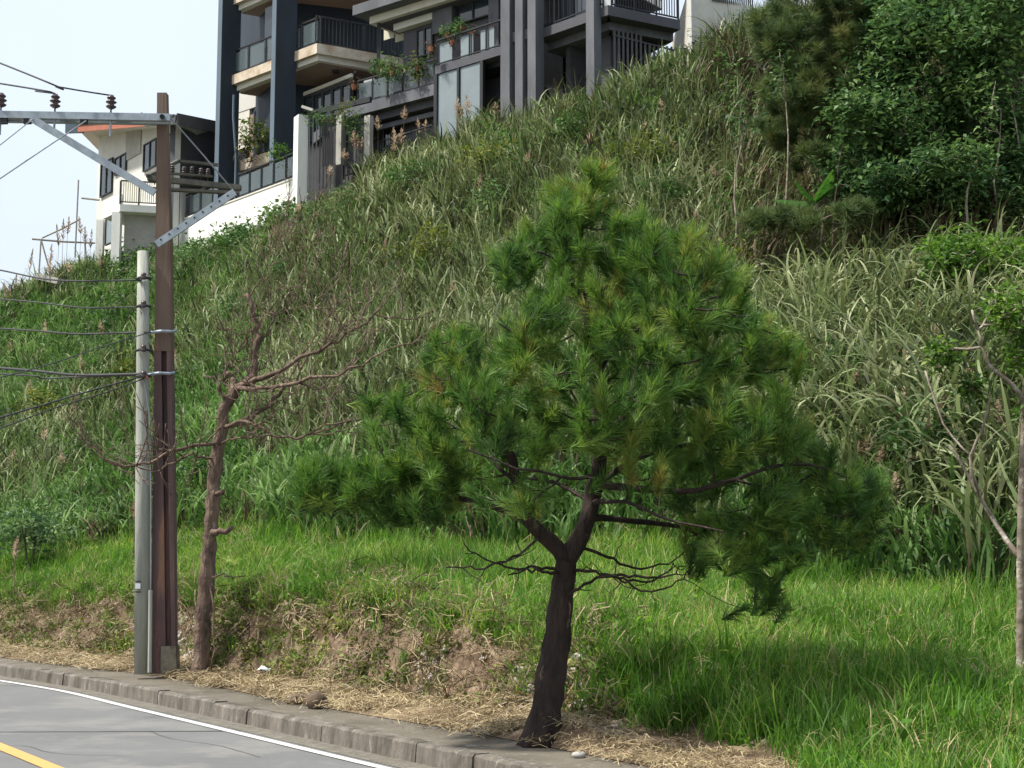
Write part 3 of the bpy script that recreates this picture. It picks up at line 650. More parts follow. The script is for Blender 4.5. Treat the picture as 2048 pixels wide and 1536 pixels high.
def shaft(b, rows, dep, y0=0, off=0):
    V = []
    for py, xl, xr in rows:
        a, c_ = PX(xl, py, y0), PX(xr, py, y0); d = dep*(c_[0]-a[0])
        V += [a, c_, c_+[0, d, 0], a+[0, d, 0]]
    k = len(rows); return b.add(V, [(i*4+j, (i+1)*4+j, (i+1)*4+(j+1) % 4, i*4+(j+1) % 4) for i in range(k-1) for j in range(4)]+[(0, 1, 2, 3), tuple((k-1)*4+j for j in (3, 2, 1, 0))])
shaft(MB(), [(185, 314, 333), (300, 313, 335), (490, 311, 340), (702, 309, 342)], 1.0).build('upper_shaft', M_wood, P1)
shaft(MB(), [(702.5, 308.5, 322), (1000, 305, 327), (1292, 301.5, 331)], 2.6).build('lower_shaft', M_brown, P1)
shaft(MB(), [(702.5, 333, 342.5), (1000, 337, 347), (1292, 343, 351)], 2.8).build('flange', M_brown, P1)
shaft(MB(), [(702.5, 322, 333), (1000, 327, 337), (1292, 331, 343)], 1.5, .10).build('web', M_brown, P1)
shaft(MB(), [(1292.5, 322, 351.5), (1348, 321, 353)], 1.1, -.012).build('foot', M_foot, P1)
shaft(MB(), [(1292.5, 301, 321.8), (1348, 300, 320.8)], 1.6).build('foot', M_brown, P1)
arm = MB().bar(PX(-60, 229, -.13), PX(341, 236, -.13), .09, .10).build('crossarm', M_galv, P1)
MB().bar(PX(-60, 240, -.02), PX(341, 246, -.02), .09, .05).build('crossarm_flange', M_galv, P1)
MB().bar(PX(62, 236, -.2), PX(310, 386, -.2), .10, .035, up=(0, -1, 0)).build('brace', M_galv, P1)
MB().bar(PX(313, 489, -.2), PX(470, 384, -.2), .035, .105, up=(0, 0, 1)).build('brace', M_galv, P1)
for i in range(9):
    f = (i+.6)/9.4; q = PX(313, 487, -.2)*(1-f)+PX(470, 384, -.2)*f
    MB().tube([q+[0, -.03, 0], q+[0, -.045, 0]], .014, 6).build('bolt', M_black, P1)
for px in (310, 324): MB().tube([PX(324, 233, -.16), PX(324, 233, -.23)], .035, 8).build('bolt', M_black, P1) if px == 324 else None
for px in (168, 55, 8): MB().bar(PX(px, 226, -.14), PX(px, 248, -.14), .05, .10).build('arm_clamp', M_black, P1)
# rear twin arms with small insulators
for a, b_, c_ in (((296, 356), (482, 376), .35), ((305, 378), (478, 386), .6)):
    MB().bar(PX(*a, c_), PX(*b_, c_), .09, .075 if a[1] == 356 else .04).build('rear_arm', M_oldarm, P1)
MB().bar(PX(296, 352, .3), PX(356, 322, 1.8), .06, .05).build('rear_arm', M_oldarm, P1)
MB().bar(PX(356, 322, 1.8), PX(436, 330, 1.9), .06, .04).build('rear_arm', M_oldarm, P1)
MB().bar(PX(340, 347, .9), PX(425, 353, 1.0), .05, .03).build('rear_arm', M_oldarm, P1)
MB().tube([PX(343, 238, -.1), PX(402, 305, .1), PX(463, 377, .3)], .011, 6).build('stay_wire', M_galvwire, P1)
def insulator(par, c, s=1., nm='insulator'):
    b = MB(); b.lathe(c-[0, 0, .0], [(.012*s, -.14*s), (.012*s, 0), (.03*s, .0), (.062*s, .02*s), (.075*s, .035*s), (.045*s, .055*s), (.04*s, .075*s), (.07*s, .09*s), (.078*s, .10*s), (.045*s, .12*s), (.04*s, .135*s), (.06*s, .15*s), (.062*s, .165*s), (.04*s, .18*s), (.03*s, .20*s)], 14)
    return b.build(nm, M_insul, par, smooth=True)
for px, pt in ((2, 214), (110, 216), (222, 218)):
    c = PX(px, pt, -.13); insulator(P1, c)
    MB().tube([c-[.0, 0, .05], c-[0, 0, .40]], .017, 6).build('pin', M_galv, P1)
for px, py in ((368, 341), (384, 341), (402, 344), (416, 345), (345, 338), (310, 352), (322, 350)):
    c = PX(px, py, 1.0); insulator(P1, c-[0, 0, .05], .55, 'small_insulator')
for py, a, b_ in ((664, 301, 344), (748, 296, 340)):
    MB().tube([PX(a, py+1, -.10), PX((a+b_)/2, py-2, -.11), PX(b_, py-1, -.04), PX(b_+8, py-3, .05)], .022, 6).build('band_clamp', M_galv, P1)
b2 = PX(284, 1342, -.1)
P2 = thing('utility_pole', 'shorter round grey concrete pole standing left of the brown pole', 'utility pole', (b2[0], b2[1], gz(b2[0], b2[1])-.05))
def rnd(rows, y0, m_, par, name='shaft'):
    P = []; R = []
    for py, xl, xr in rows:
        a, c_ = PX(xl, py, y0), PX(xr, py, y0); P.append((a+c_)/2); R.append((c_[0]-a[0])/2)
    return MB().tube(P, R, 24).build(name, m_, par, smooth=True)
rnd([(1348, 268.5, 301), (1000, 270.5, 300), (700, 273, 298.5), (503, 275, 297.5)], -.05, M_polec, P2)
for py in (556, 612, 700, 752):
    c = PX(286, py, -.2); MB().tube([c+[-.10, .05, 0], c+[0, -.03, .01], c+[.1, .05, 0]], .02, 6).build('hook', M_black, P2)
    MB().lathe(c+[.02, -.05, -.03], [(.03, 0), (.04, .02), (.025, .04), (.04, .06), (.03, .09)], 8).build('spool_insulator', M_insul, P2, smooth=True)
for py, cc in ((1163, M_black), (1172, M_pale), (1184, M_black)):
    a, c_ = PX(271, py, -.19), PX(281, py, -.21); MB().bar(a, c_, .01, .07 if cc is M_pale else .02).build('pole_tag', cc, P2)
MB().tube([PX(303, 1345, -.12), PX(301, 1200, -.12), PX(302, 1000, -.14), PX(299, 830, -.15), PX(288, 756, -.2)], .010, 6).build('ground_wire', M_galvwire, P2)
MB().tube([PX(299, 1345, -.2), PX(300, 1280, -.2), PX(301, 1180, -.2)], .028, 8).build('conduit', M_polec, P2)
wires = [
 ('black line wire sagging to the right insulator of the steel crossarm', [(-700, -150, 14), (0, 126, -1), (110, 172, -.3), (222, 191, -.13)], .013, M_wire),
 ('black line wire sagging to the middle insulator of the steel crossarm', [(-700, 60, 14), (0, 167, -1), (60, 181, -.4), (110, 187, -.13)], .013, M_wire),
 ('upper guy strand slanting down left from the crossarm end near the brace', [(66, 238, -.2), (0, 290, -2), (-200, 447, -6)], .008, M_galvwire),
 ('lower guy strand slanting down left from the middle of the crossarm', [(172, 242, -.2), (0, 357, -2), (-300, 560, -6)], .010, M_galvwire),
 ('uppermost cable reaching the top hook of the grey concrete pole', [(-500, 470, 18), (-120, 522, 4), (0, 540, 2), (110, 561, .8), (283, 560, -.15)], .013, M_wire),
 ('second cable down, reaching the lower hook of the grey concrete pole', [(-500, 560, 18), (0, 598, 3), (150, 615, 1), (283, 614, -.15)], .012, M_wire),
 ('single taut cable reaching the band clamp at two thirds pole height', [(-500, 630, 18), (0, 657, 3), (140, 668, 1), (301, 664, -.2)], .014, M_wire),
 ('thin service cable drooping left beneath the upper band clamp', [(301, 664, -.2), (200, 695, -1), (60, 740, -3), (-200, 800, -6)], .008, M_wire),
 ('thick bundled cable, upper one at the lower band clamp', [(-500, 700, 18), (0, 736, 3), (140, 750, 1), (288, 748, -.2)], .022, M_wire),
 ('bundled cable with a dropped kink just below the thick cable', [(-500, 730, 18), (0, 748, 3), (68, 756, 2), (85, 762, 1.8), (110, 756, 1.5), (288, 750, -.2)], .014, M_wire),
 ('slanting drop cable running down left from the lower band clamp', [(288, 752, -.2), (200, 776, -1), (120, 800, -2), (-150, 880, -5)], .012, M_wire),
 ('lowest thin slanting drop cable below the other drop cable', [(288, 757, -.2), (200, 790, -1), (120, 812, -2), (-150, 915, -5)], .009, M_wire)]
for lab, pts, r, m_ in wires:
    P = resample(np.array([PX(*q) for q in pts]), .25); o = MB().tube(P, r*.95, 5).build('cable', m_, smooth=True); tag(o, lab, 'cable')
for px, py in ((285, 748), (289, 755)):
    pass
MB().tube([PX(290, 752, -.24), PX(296, 757, -.24)], .02, 6).build('red_tape', M_orange, P2)

# ------------------------------------------------------------------ trees
def qb(P, T, bend, n):
    """curve from P to T that sags then turns upward"""
    L = np.linalg.norm(T-P); mid = (P+T)/2-np.array([0, 0, 1.])*L*bend+rng.normal(0, .05, 3)*L
    t = np.linspace(0, 1, n+1)[1:, None]; return (1-t)**2*P+2*t*(1-t)*mid+t*t*T
class Tree:
    def __init__(s): s.p = []; s.par = []; s.minr = []
    def node(s, p, par, mr=0): s.p.append(np.array(p, float)); s.par.append(par); s.minr.append(mr); return len(s.p)-1
    def limb(s, pts, par, r0=0, r1=0, sub=3, jit=.012):
        """pts: world points; starts from node par (or none)"""
        P = [s.p[par]] if par is not None else []; P = P+[np.array(q) for q in pts]; ids = []
        Q = resample(np.array(P), max(.04, np.linalg.norm(np.array(P[-1])-P[0])/(len(P)*sub+1))) if len(P) > 2 else np.linspace(P[0], P[1], 5)
        cur = par
        for i in range(1 if par is not None else 0, len(Q)):
            f = i/(len(Q)-1); cur = s.node(Q[i]+rng.normal(0, jit, 3)*min(1, f*3), cur, r0+(r1-r0)*f); ids.append(cur)
        return ids
    def near(s, q):
        A = np.array(s.p); return int(np.argmin(np.linalg.norm(A-np.array(q), axis=1)))
    def tips(s, T, step=.12, bend=.18, up=.6, skip=0, out=None):
        """join each tip to the nearest node, preferring nodes below and inside"""
        T = np.asarray(T); A = np.array(s.p); D = np.array([np.min(np.linalg.norm(A[skip:]-t, axis=1)) for t in T]); res = []
        P = list(s.p); arr = np.zeros((len(P)+len(T)*40, 3)); arr[:len(P)] = P; n = len(P)
        for k in np.argsort(D):
            t = T[k]; d = arr[skip:n]-t; dist = np.linalg.norm(d, axis=1)+up*np.maximum(0, d[:, 2]); j = int(np.argmin(dist))+skip
            L = np.linalg.norm(arr[j]-t); m = max(2, min(12, int(L/step)))
            cur = j
            for q in qb(arr[j], t, bend, m):
                cur = s.node(q, cur)
                if n < len(arr): arr[n] = q; n += 1
            res.append(cur)
        return res
    def finish(s, name, m, root, tip=.006, ex=2.3, k=6, cap=9, wob=.12, thin=None):
        n = len(s.p); ch = [[] for _ in range(n)]
        for i, p in enumerate(s.par):
            if p is not None: ch[p].append(i)
        r = np.zeros(n)
        for i in range(n-1, -1, -1):
            r[i] = max(s.minr[i], (sum(r[c]**ex for c in ch[i]))**(1/ex) if ch[i] else tip); r[i] = min(r[i], cap) if not s.minr[i] else (s.minr[i])
        for i in range(n):      # a child is never thicker than its parent
            if s.par[i] is not None: r[i] = min(r[i], r[s.par[i]])
        s.r = r; b = MB(); b2 = MB(); done = set()
        for i in range(n):
            for c in ch[i] if s.par[i] is not None else ch[i]:
                if c in done: continue
                if s.par[i] is not None and c == max(ch[i], key=lambda q: r[q]) and i in done: continue
                chain = [i]; cur = c
                while True:
                    chain.append(cur); done.add(cur)
                    if not ch[cur]: break
                    cur = max(ch[cur], key=lambda q: r[q])
                    if cur in done: break
                R = r[chain].copy(); R[0] = min(R[0], R[1]*1.3)
                thick = R.max() > .03
                (b if (thick or not thin) else b2).tube([s.p[q] for q in chain], R, k if thick else 4, wob if thick else 0)
        o = b.build(name, m, root, smooth=True)
        if thin and b2.n: b2.build(thin, m, root, kind='stuff')
        return o
def tufts(P, D, n, L, wd, spread, tint, shoot=.12):
    """needle tufts: n thin blades round each shoot end. returns V,F,t"""
    N = len(P); P = np.repeat(P, n, 0); D = np.repeat(D, n, 0); t = np.repeat(tint, n)
    r = rng.normal(size=(N*n, 3)); r -= (r*D).sum(1)[:, None]*D; r /= np.linalg.norm(r, axis=1)[:, None]
    a = spread*(.35+.85*rng.random(N*n)); dr = D*np.cos(a)[:, None]+r*np.sin(a)[:, None]
    b = P-D*(shoot*rng.random(N*n))[:, None]; ln_ = L*(.7+.45*rng.random(N*n))[:, None]
    sd = np.cross(dr, rng.normal(size=(N*n, 3))); sd /= np.linalg.norm(sd, axis=1)[:, None]
    e = b+dr*ln_-np.array([0, 0, 1])*ln_*.10; w_ = wd/2
    V = np.stack([b-sd*w_, b+sd*w_, e], 1).reshape(-1, 3); Fi = np.arange(N*n*3).reshape(-1, 3)
    return V, Fi, np.repeat(np.clip(t+rng.normal(0, .12, N*n), 0, 1), 3)
def leaves(P, n, rad, L, wd, tint, droop=.3, D=None):
    N = len(P); c = np.repeat(P, n, 0)+rng.normal(0, rad, (N*n, 3)); t = np.repeat(tint, n)
    d = rng.normal(size=(N*n, 3)); d[:, 2] = d[:, 2]*.5-droop; d /= np.linalg.norm(d, axis=1)[:, None]
    sd = np.cross(d, [0, 0, 1.])+rng.normal(0, .35, (N*n, 3)); sd /= np.linalg.norm(sd, axis=1)[:, None]
    l_ = L*(.6+.6*rng.random((N*n, 1))); m_ = c+d*l_*.45; nn = np.cross(sd, d)
    V = np.stack([c, m_+sd*l_*wd+nn*l_*.08, c+d*l_-nn*l_*.05, m_-sd*l_*wd+nn*l_*.08], 1).reshape(-1, 3)
    return V, np.arange(N*n*4).reshape(-1, 4), np.repeat(np.clip(t+rng.normal(0, .14, N*n), 0, 1), 4)
def inpoly(x, y, poly):
    poly = np.array(poly); c = np.zeros(len(x), bool); j = len(poly)-1
    for i in range(len(poly)):
        xi, yi = poly[i]; xj, yj = poly[j]
        c ^= ((yi > y) != (yj > y)) & (x < (xj-xi)*(y-yi)/(yj-yi+1e-9)+xi); j = i
    return c
M_bark = mat('pine_bark', (.045, .031, .025), .95, scale=9, col2=(.014, .011, .010), streak=.35, bump=1.6, bscale=16, patch=((.17, .12, .095), .60, 11))
M_needle = leafmat('pine_needles', [(.16, (.034, .078, .02)), (.42, (.072, .155, .034)), (.60, (.13, .235, .045)), (.78, (.21, .28, .06)), (.93, (.25, .17, .06))], nscale=1.1, rnd=.6, trans=.38, rough=.5)
# --- the near pine
Yt = PINE[1]
def T_(px, py, d=0): return W(px, py, Yt+d)
pine = thing('pine_tree', 'large young pine with a forked leaning trunk beside the pavement', 'tree', (PINE[0], PINE[1], gz(PINE[0], PINE[1])-.05))
t = Tree()
tr = t.limb([T_(1086, 1496), T_(1090, 1455), T_(1097, 1400), T_(1107, 1330), T_(1118, 1250), T_(1127, 1170), T_(1133, 1118)], None, .132, .088, 2, .006)
t.minr[tr[0]] = .21; t.minr[tr[1]] = .175; t.minr[tr[2]] = .15
fork = tr[-1]
R_ = t.limb([T_(1158, 1083, .0), T_(1180, 1030, .05), T_(1194, 960, .05), T_(1200, 900, .05), T_(1196, 830, .1), T_(1190, 760, .1), T_(1180, 680, .1), T_(1168, 600, .05), T_(1160, 520, 0), T_(1160, 460), T_(1185, 370)], fork, .080, .010, 2, .01)
Lb = t.limb([T_(1108, 1088, -.05), T_(1078, 1062, -.15), T_(1048, 1038, -.2), T_(1040, 990, -.25), T_(1030, 930, -.3), T_(1005, 880, -.35), T_(960, 830, -.4), T_(900, 760, -.4), T_(870, 690, -.4)], fork, .070, .009, 2, .01)
def br(px, py, pts, r0, r1=.007):
    q = t.near(T_(px, py)); return t.limb([T_(*a) for a in pts], q, r0, r1, 2, .012)
br(1048, 1038, [(1000, 1015, -.1), (920, 1000, -.1), (820, 985, .1), (700, 965, 0), (610, 950, 0)], .03)
br(1035, 960, [(960, 900, .3), (860, 860, .4), (780, 810, .4), (700, 785, .3)], .022)
br(1195, 980, [(1250, 970, -.3), (1340, 990, -.6), (1450, 970, -.8), (1570, 920, -.7), (1690, 950, -.6)], .034)
br(1200, 880, [(1280, 800, .1), (1380, 740, .2), (1480, 700, .3), (1560, 690, .3)], .028)
br(1182, 1030, [(1280, 1040, .4), (1400, 1070, .5), (1500, 1120, .5), (1560, 1190, .5)], .030)
br(1190, 960, [(1300, 900, .7), (1420, 880, 1.0), (1560, 880, 1.1), (1650, 930, 1.1)], .028)
br(1190, 760, [(1250, 680, -.5), (1330, 620, -.7), (1440, 590, -.6)], .02)
br(1190, 780, [(1110, 740, -.6), (1050, 690, -.8), (1000, 640, -.8)], .02)
br(1168, 620, [(1230, 560, .4), (1300, 500, .5), (1370, 490, .5)], .016)
br(1165, 560, [(1110, 520, -.2), (1060, 490, -.3), (1020, 480, -.3)], .014)
br(1196, 900, [(1190, 870, -.8), (1150, 800, -1.2), (1120, 740, -1.3)], .02)
br(1196, 920, [(1250, 880, .9), (1230, 800, 1.3), (1200, 700, 1.3)], .02)
br(1185, 1010, [(1230, 1000, -.7), (1330, 1040, -1.2), (1450, 1060, -1.3)], .022)
br(1190, 990, [(1100, 960, .7), (1000, 950, 1.1), (880, 970, 1.2)], .022)
br(1194, 960, [(1150, 960, -.9), (1050, 940, -1.2), (940, 900, -1.2)], .02)
live0 = 0
# dead lower branches
ndead = len(t.p)
for s0, pts in (((1125, 1145), [(1080, 1132, -.1), (1045, 1140, -.15), (1020, 1150, -.2)]), ((1078, 1064), [(1050, 1100, -.4), (1000, 1128, -.55), (945, 1138, -.6), (892, 1130, -.6)]),
               ((1132, 1150), [(1075, 1145, -.3), (1000, 1130, -.5), (950, 1110, -.5), (930, 1090, -.5)]),
               ((1125, 1190), [(1150, 1182, -.2), (1182, 1160, -.3), (1212, 1149, -.35), (1262, 1172, -.4), (1308, 1184, -.4), (1352, 1166, -.4), (1380, 1140, -.4)]),
               ((1130, 1135), [(1180, 1140, -.1), (1230, 1152, -.2), (1290, 1166, -.2), (1330, 1150, -.2), (1350, 1125, -.2)]),
               ((1212, 1149), [(1260, 1152, -.35), (1320, 1158, -.4), (1370, 1130, -.4)]),
               ((1160, 1085), [(1210, 1110, .1), (1270, 1138, .2), (1330, 1130, .3), (1370, 1100, .3)])):
    q = t.near(T_(*s0)); ids = t.limb([T_(*a) for a in pts], q, .016, .005, 3, .01)
    for j in ids[2::3]:
        e = t.p[j]+rng.normal(0, .09, 3)+[0, -.03, .0]; t.limb([t.p[j]*.5+e*.5+[0, 0, -.02], e], j, .005, .003, 1, .004)
poly = [(1185, 320), (1228, 340), (1238, 400), (1300, 430), (1345, 455), (1400, 470), (1480, 530), (1500, 600), (1545, 640), (1605, 680), (1600, 750), (1560, 800), (1620, 850), (1700, 900), (1765, 940), (1785, 1010), (1760, 1090), (1700, 1150), (1590, 1160), (1590, 1240), (1540, 1270), (1470, 1250), (1420, 1190), (1385, 1110), (1300, 1080), (1200, 1040), (1090, 1030), (980, 1010), (850, 1030), (760, 1030), (650, 1015), (575, 975), (590, 925), (700, 935), (830, 905), (790, 850), (725, 820), (680, 785), (690, 765), (780, 790), (850, 790), (840, 670), (870, 645), (930, 660), (985, 700), (1000, 620), (985, 500), (1010, 455), (1080, 440), (1092, 375), (1130, 345)]
N = 1500; pp = []
while len(pp) < N:
    x = rng.uniform(560, 1790, 4000); y = rng.uniform(315, 1275, 4000); ok = inpoly(x, y, poly)
    # leave a see-through centre under the crown
    ok &= ~((np.abs(x-1130) < 190+.25*(y-900)) & (y > 900) & (y < 1100) & (rng.random(4000) < .82))
    ok &= ~((y > 1120) & (rng.random(4000) < .62)) & ~((x > 1350) & (y > 950) & (rng.random(4000) < .25))
    for a, b_ in zip(x[ok], y[ok]):
        h = min(1.3, .25+(b_-320)/420*1.1); h *= math.sqrt(max(.05, 1-((a-1180)/640)**2)); h *= 1 if b_ < 1120 else .6
        h *= .75 if a < 900 else 1; u = rng.uniform(-1, 1); u = math.copysign(abs(u)**.75, u); pp.append((a, b_, u*h))
pp = pp[:N]+[(1205, 338, 0), (1222, 352, .08), (1192, 330, -.05), (1150, 365, 0), (1212, 372, -.1), (1178, 350, .1), (1228, 345, .1), (1135, 385, .1)]
xl = rng.uniform(570, 900, 900); yl = rng.uniform(890, 1030, 900); okl = np.where(inpoly(xl, yl, poly))[0][:150]; pp += [(xl[i], yl[i], rng.uniform(-.5, .5)) for i in okl]; N = len(pp)
# clump the foliage: gather tips towards cluster centres so that gaps open
PT = np.array([T_(*q) for q in pp]); cen = PT[rng.choice(N, 210, False)]
for i in range(N):
    d = np.linalg.norm(cen-PT[i], axis=1); j = d.argmin(); PT[i] += (cen[j]-PT[i])*.33
tip = t.tips(PT, step=.12, bend=.14, up=1.0, skip=tr[-1])
Pn = np.array(t.p); par = np.array([p if p is not None else 0 for p in t.par])
Dn = Pn[tip]-Pn[par[tip]]; Dn /= np.linalg.norm(Dn, axis=1)[:, None]+1e-9; Dn += np.array([0, 0, .75]); Dn /= np.linalg.norm(Dn, axis=1)[:, None]
tnd = None; keepx = np.ones(len(tip), bool)
t.finish('trunk', M_bark, pine, tip=.0042, ex=2.5, k=14, cap=.03, wob=.30, thin='twigs')
tt = np.clip(rng.normal(.45, .22, len(tip)), 0, 1); tt[rng.random(len(tip)) < .03] = 1.0
V, Fi, ti = tufts(Pn[tip]+Dn*.03, Dn, 105, .165, .0078, .78, tt, .24)
# bright candle shoots at the outside
sel = rng.random(len(tip)) < .4; V2, F2_, t2 = tufts(Pn[tip][sel]+Dn[sel]*.10, (Dn[sel]+[0, 0, .9])/np.linalg.norm(Dn[sel]+[0, 0, .9], axis=1)[:, None], 34, .11, .006, .42, np.full(sel.sum(), .8), .10)
crown = fastmesh('crown', np.vstack([V, V2]), np.vstack([Fi, F2_+len(V)]), 3, np.r_[ti, t2], M_needle, pine)

# --- the dead tree by the poles
M_dead = mat('bare_red_brown_bark', (.19, .135, .10), .95, scale=8, col2=(.06, .04, .032), streak=.45, bump=1.8, bscale=18, patch=((.30, .23, .18), .58, 12))
Yd = (KH+.12-CAMZ)/tel(1343)
def D_(px, py, d=0): return W(px, py, Yd+d)
dead = thing('dead_tree', 'leafless dead pine with broken stubs and crooked bare branches right of the poles', 'tree', (D_(400, 1343)[0], Yd, gz(D_(400, 1343)[0], Yd)-.05))
t = Tree()
tr = t.limb([D_(399, 1352), D_(402, 1320), D_(405, 1250), D_(415, 1150), D_(421, 1060), D_(431, 950), D_(436, 890), D_(442, 850), D_(447, 820), D_(460, 795), D_(471, 775)], None, .118, .074, 3, .012)
t.minr[tr[0]] = .145
def bd(px, py, pts, r0, r1=.006, tw=True):
    q = t.near(D_(px, py)); ids = t.limb([D_(*a) for a in pts], q, r0*1.35, r1*1.6, 2, .02)
    if tw:
        for j in ids[1::2]:
            for _ in range(rng.integers(1, 3)):
                dv = t.p[j]-t.p[t.par[j]]; dv /= np.linalg.norm(dv); e = dv*.5+rng.normal(0, .55, 3)+[0, 0, .28]; e /= np.linalg.norm(e); L = rng.uniform(.25, .75)
                k = t.limb([t.p[j]+e*L*.5+rng.normal(0, .03, 3), t.p[j]+e*L+[0, 0, L*.25]], j, .011, .005, 2, .012)
                for jj in k[1::2]:
                    e2 = e+rng.normal(0, .6, 3)+[0, 0, .3]; e2 /= np.linalg.norm(e2); t.limb([t.p[jj]+e2*.12, t.p[jj]+e2*rng.uniform(.18, .35)+[0, 0, .05]], jj, .007, .004, 1, .006)
    return ids
bd(471, 775, [(490, 772, .1), (504, 755, .2), (510, 711, .3), (513, 648, .3), (500, 604, .3), (492, 588, .3)], .045, .02)
bd(500, 604, [(515, 575, .2), (547, 534, .1), (555, 490, 0), (575, 437, 0)], .022)
bd(547, 534, [(542, 500, .4), (536, 470, .5)], .010)
bd(506, 613, [(530, 600, .0), (560, 580, -.2), (592, 505, -.3), (617, 440, -.3)], .016)
bd(513, 640, [(560, 625, -.3), (622, 606, -.5), (650, 580, -.5), (662, 560, -.5)], .016)
bd(475, 766, [(510, 760, -.3), (552, 746, -.4), (600, 722, -.5), (640, 701, -.5), (690, 672, -.5), (728, 648, -.5), (765, 615, -.5)], .030)
bd(640, 701, [(655, 680, -.2), (655, 640, -.1), (650, 610, -.1)], .012)
bd(600, 722, [(640, 690, -1), (700, 650, -1.2), (740, 600, -1.2)], .012)
bd(690, 672, [(720, 668, -.8), (770, 655, -1), (800, 650, -1)], .009)
bd(471, 780, [(510, 778, -.5), (587, 764, -.9), (640, 755, -1), (692, 743, -1), (745, 720, -1), (795, 690, -1)], .026)
bd(460, 862, [(490, 845, .2), (517, 827, .3), (569, 781, .3), (612, 725, .3), (630, 690, .3)], .028)
bd(446, 850, [(490, 842, -.5), (534, 862, -.6), (560, 872, -.6), (594, 880, -.7), (640, 859, -.7), (710, 838, -.7)], .018)
bd(534, 815, [(580, 805, .5), (640, 812, .6), (690, 810, .6)], .012)
bd(560, 788, [(610, 792, .2), (660, 796, .2)], .010)
bd(436, 882, [(400, 890, -.2), (355, 897, -.35), (310, 920, -.45), (270, 932, -.5), (218, 926, -.5), (165, 869, -.5), (151, 827, -.5)], .020)
bd(270, 932, [(255, 905, -.6), (245, 880, -.6)], .008)
bd(418, 915, [(395, 912, -.3), (369, 911, -.4), (327, 940, -.5), (300, 945, -.5), (270, 935, -.6)], .013)
bd(436, 888, [(480, 880, -.3), (520, 872, -.3)], .010)
bd(452, 810, [(440, 785, -.1), (439, 767, -.1), (425, 757, -.1), (409, 752, -.1)], .020, .008, False)
bd(457, 790, [(443, 755, .2), (460, 740, .2), (478, 708, .2), (472, 690, .2), (464, 672, .2)], .016)
bd(471, 775, [(466, 755, 0), (455, 745, 0)], .035, .018, False)
bd(423, 1062, [(440, 1062, -.1), (463, 1056, -.15)], .04, .018, False)
bd(428, 988, [(440, 985, -.1), (451, 984, -.12)], .025, .016, False)
bd(415, 1152, [(450, 1150, -.15), (484, 1154, -.2)], .010, .005, False)
bd(410, 1150, [(428, 1200, -.2), (425, 1280, -.2), (422, 1340, -.2)], .010, .007, False)
t.finish('trunk', M_dead, dead, tip=.0065, k=10, wob=.3, cap=.05)

# --- leafy trees on the right
M_leafd = leafmat('dark_tree_leaves', [(.2, (.035, .08, .035)), (.5, (.078, .145, .05)), (.75, (.135, .215, .07)), (.95, (.24, .33, .14))], nscale=.8, rnd=.6, trans=.3)
M_leafb = leafmat('bright_leaves', [(.2, (.03, .07, .015)), (.5, (.07, .15, .025)), (.8, (.14, .24, .045)), (.95, (.25, .30, .08))], nscale=.9, rnd=.6, trans=.35)
M_ndl2 = leafmat('dull_pine_needles', [(.18, (.04, .07, .028)), (.5, (.09, .135, .045)), (.78, (.16, .19, .06)), (.95, (.22, .16, .07))], nscale=.7, rnd=.6, trans=.25)
M_ptr = mat('slender_tree_bark', (.11, .085, .065), .95, scale=5, col2=(.05, .04, .032), patch=((.25, .23, .2), .62, 4))
M_pale_bark = mat('pale_blotched_bark', (.30, .26, .21), .9, scale=5, col2=(.10, .075, .055), bump=.5, patch=((.42, .39, .34), .56, 6))
def tree(name, label, foot, trunk, r0, limbs, blobs, kind, leafm, barkm, n, group=None, cl=12, L=.16, rad=.16, wd=.28, sk=None, bend=.05, tn=.45, cap=.05):
    """foot (px,py,Y); trunk = [(px,py,Y)..]; blobs = (px,py,Y,rx_px,ry_px,ry_m,weight)"""
    if foot[2] > 35:
        k_ = -4.0; foot = (foot[0], foot[1], foot[2]+k_); trunk = [(a, b, c+k_) for a, b, c in trunk]; blobs = [(q[0], q[1], q[2]+k_)+tuple(q[3:]) for q in blobs]
    f = W(*foot); f[2] = gz(f[0], f[1]); root = thing(name, label, 'tree', f-[0, 0, .1], group)
    jj_ = .03 if foot[2] > 20 else .006; t = Tree(); ids = t.limb([f-[0, 0, .15]]+[W(*q) for q in trunk], None, r0, r0*.3, 2, jj_)
    for s0, pts, r in limbs: t.limb([W(*q) for q in pts], t.near(W(*s0, foot[2])), r*1.25, .01, 2, jj_)
    P = []
    tot = sum(b_[6] for b_ in blobs)
    for (px, py, Y, rx, ry, dm, wgt) in blobs:
        for _ in range(int(n*wgt/tot)):
            v = rng.normal(size=3); v /= np.linalg.norm(v); v *= rng.random()**.5
            P.append(W(px+v[0]*rx, py+v[1]*ry, Y+v[2]*dm))
    P = np.array(P); g_ = P[rng.choice(len(P), max(4, len(P)//14), False)]
    for i in range(len(P)):
        j = np.linalg.norm(g_-P[i], axis=1).argmin(); P[i] += (g_[j]-P[i])*.38
    tip = t.tips(P, step=.35, bend=bend, up=.8, skip=len(ids)//3 if sk is None else sk); Pn = np.array(t.p)
    t.finish('trunk', barkm, root, tip=.008, ex=2.5, k=8, cap=cap)
    tt = np.clip(rng.normal(tn, .2, len(tip)), 0, 1)
    if kind == 'pine':
        par = np.array([p if p is not None else 0 for p in t.par]); D = Pn[tip]-Pn[par[tip]]; D /= np.linalg.norm(D, axis=1)[:, None]+1e-9
        D += [0, 0, .8]; D /= np.linalg.norm(D, axis=1)[:, None]; V, Fi, ti = tufts(Pn[tip], D, cl, L, wd, 1.1, tt, .2); fastmesh('crown', V, Fi, 3, ti, leafm, root)
    else:
        V, Fi, ti = leaves(Pn[tip], cl, rad, L, wd, tt); fastmesh('crown', V, Fi, 4, ti, leafm, root)
    return root
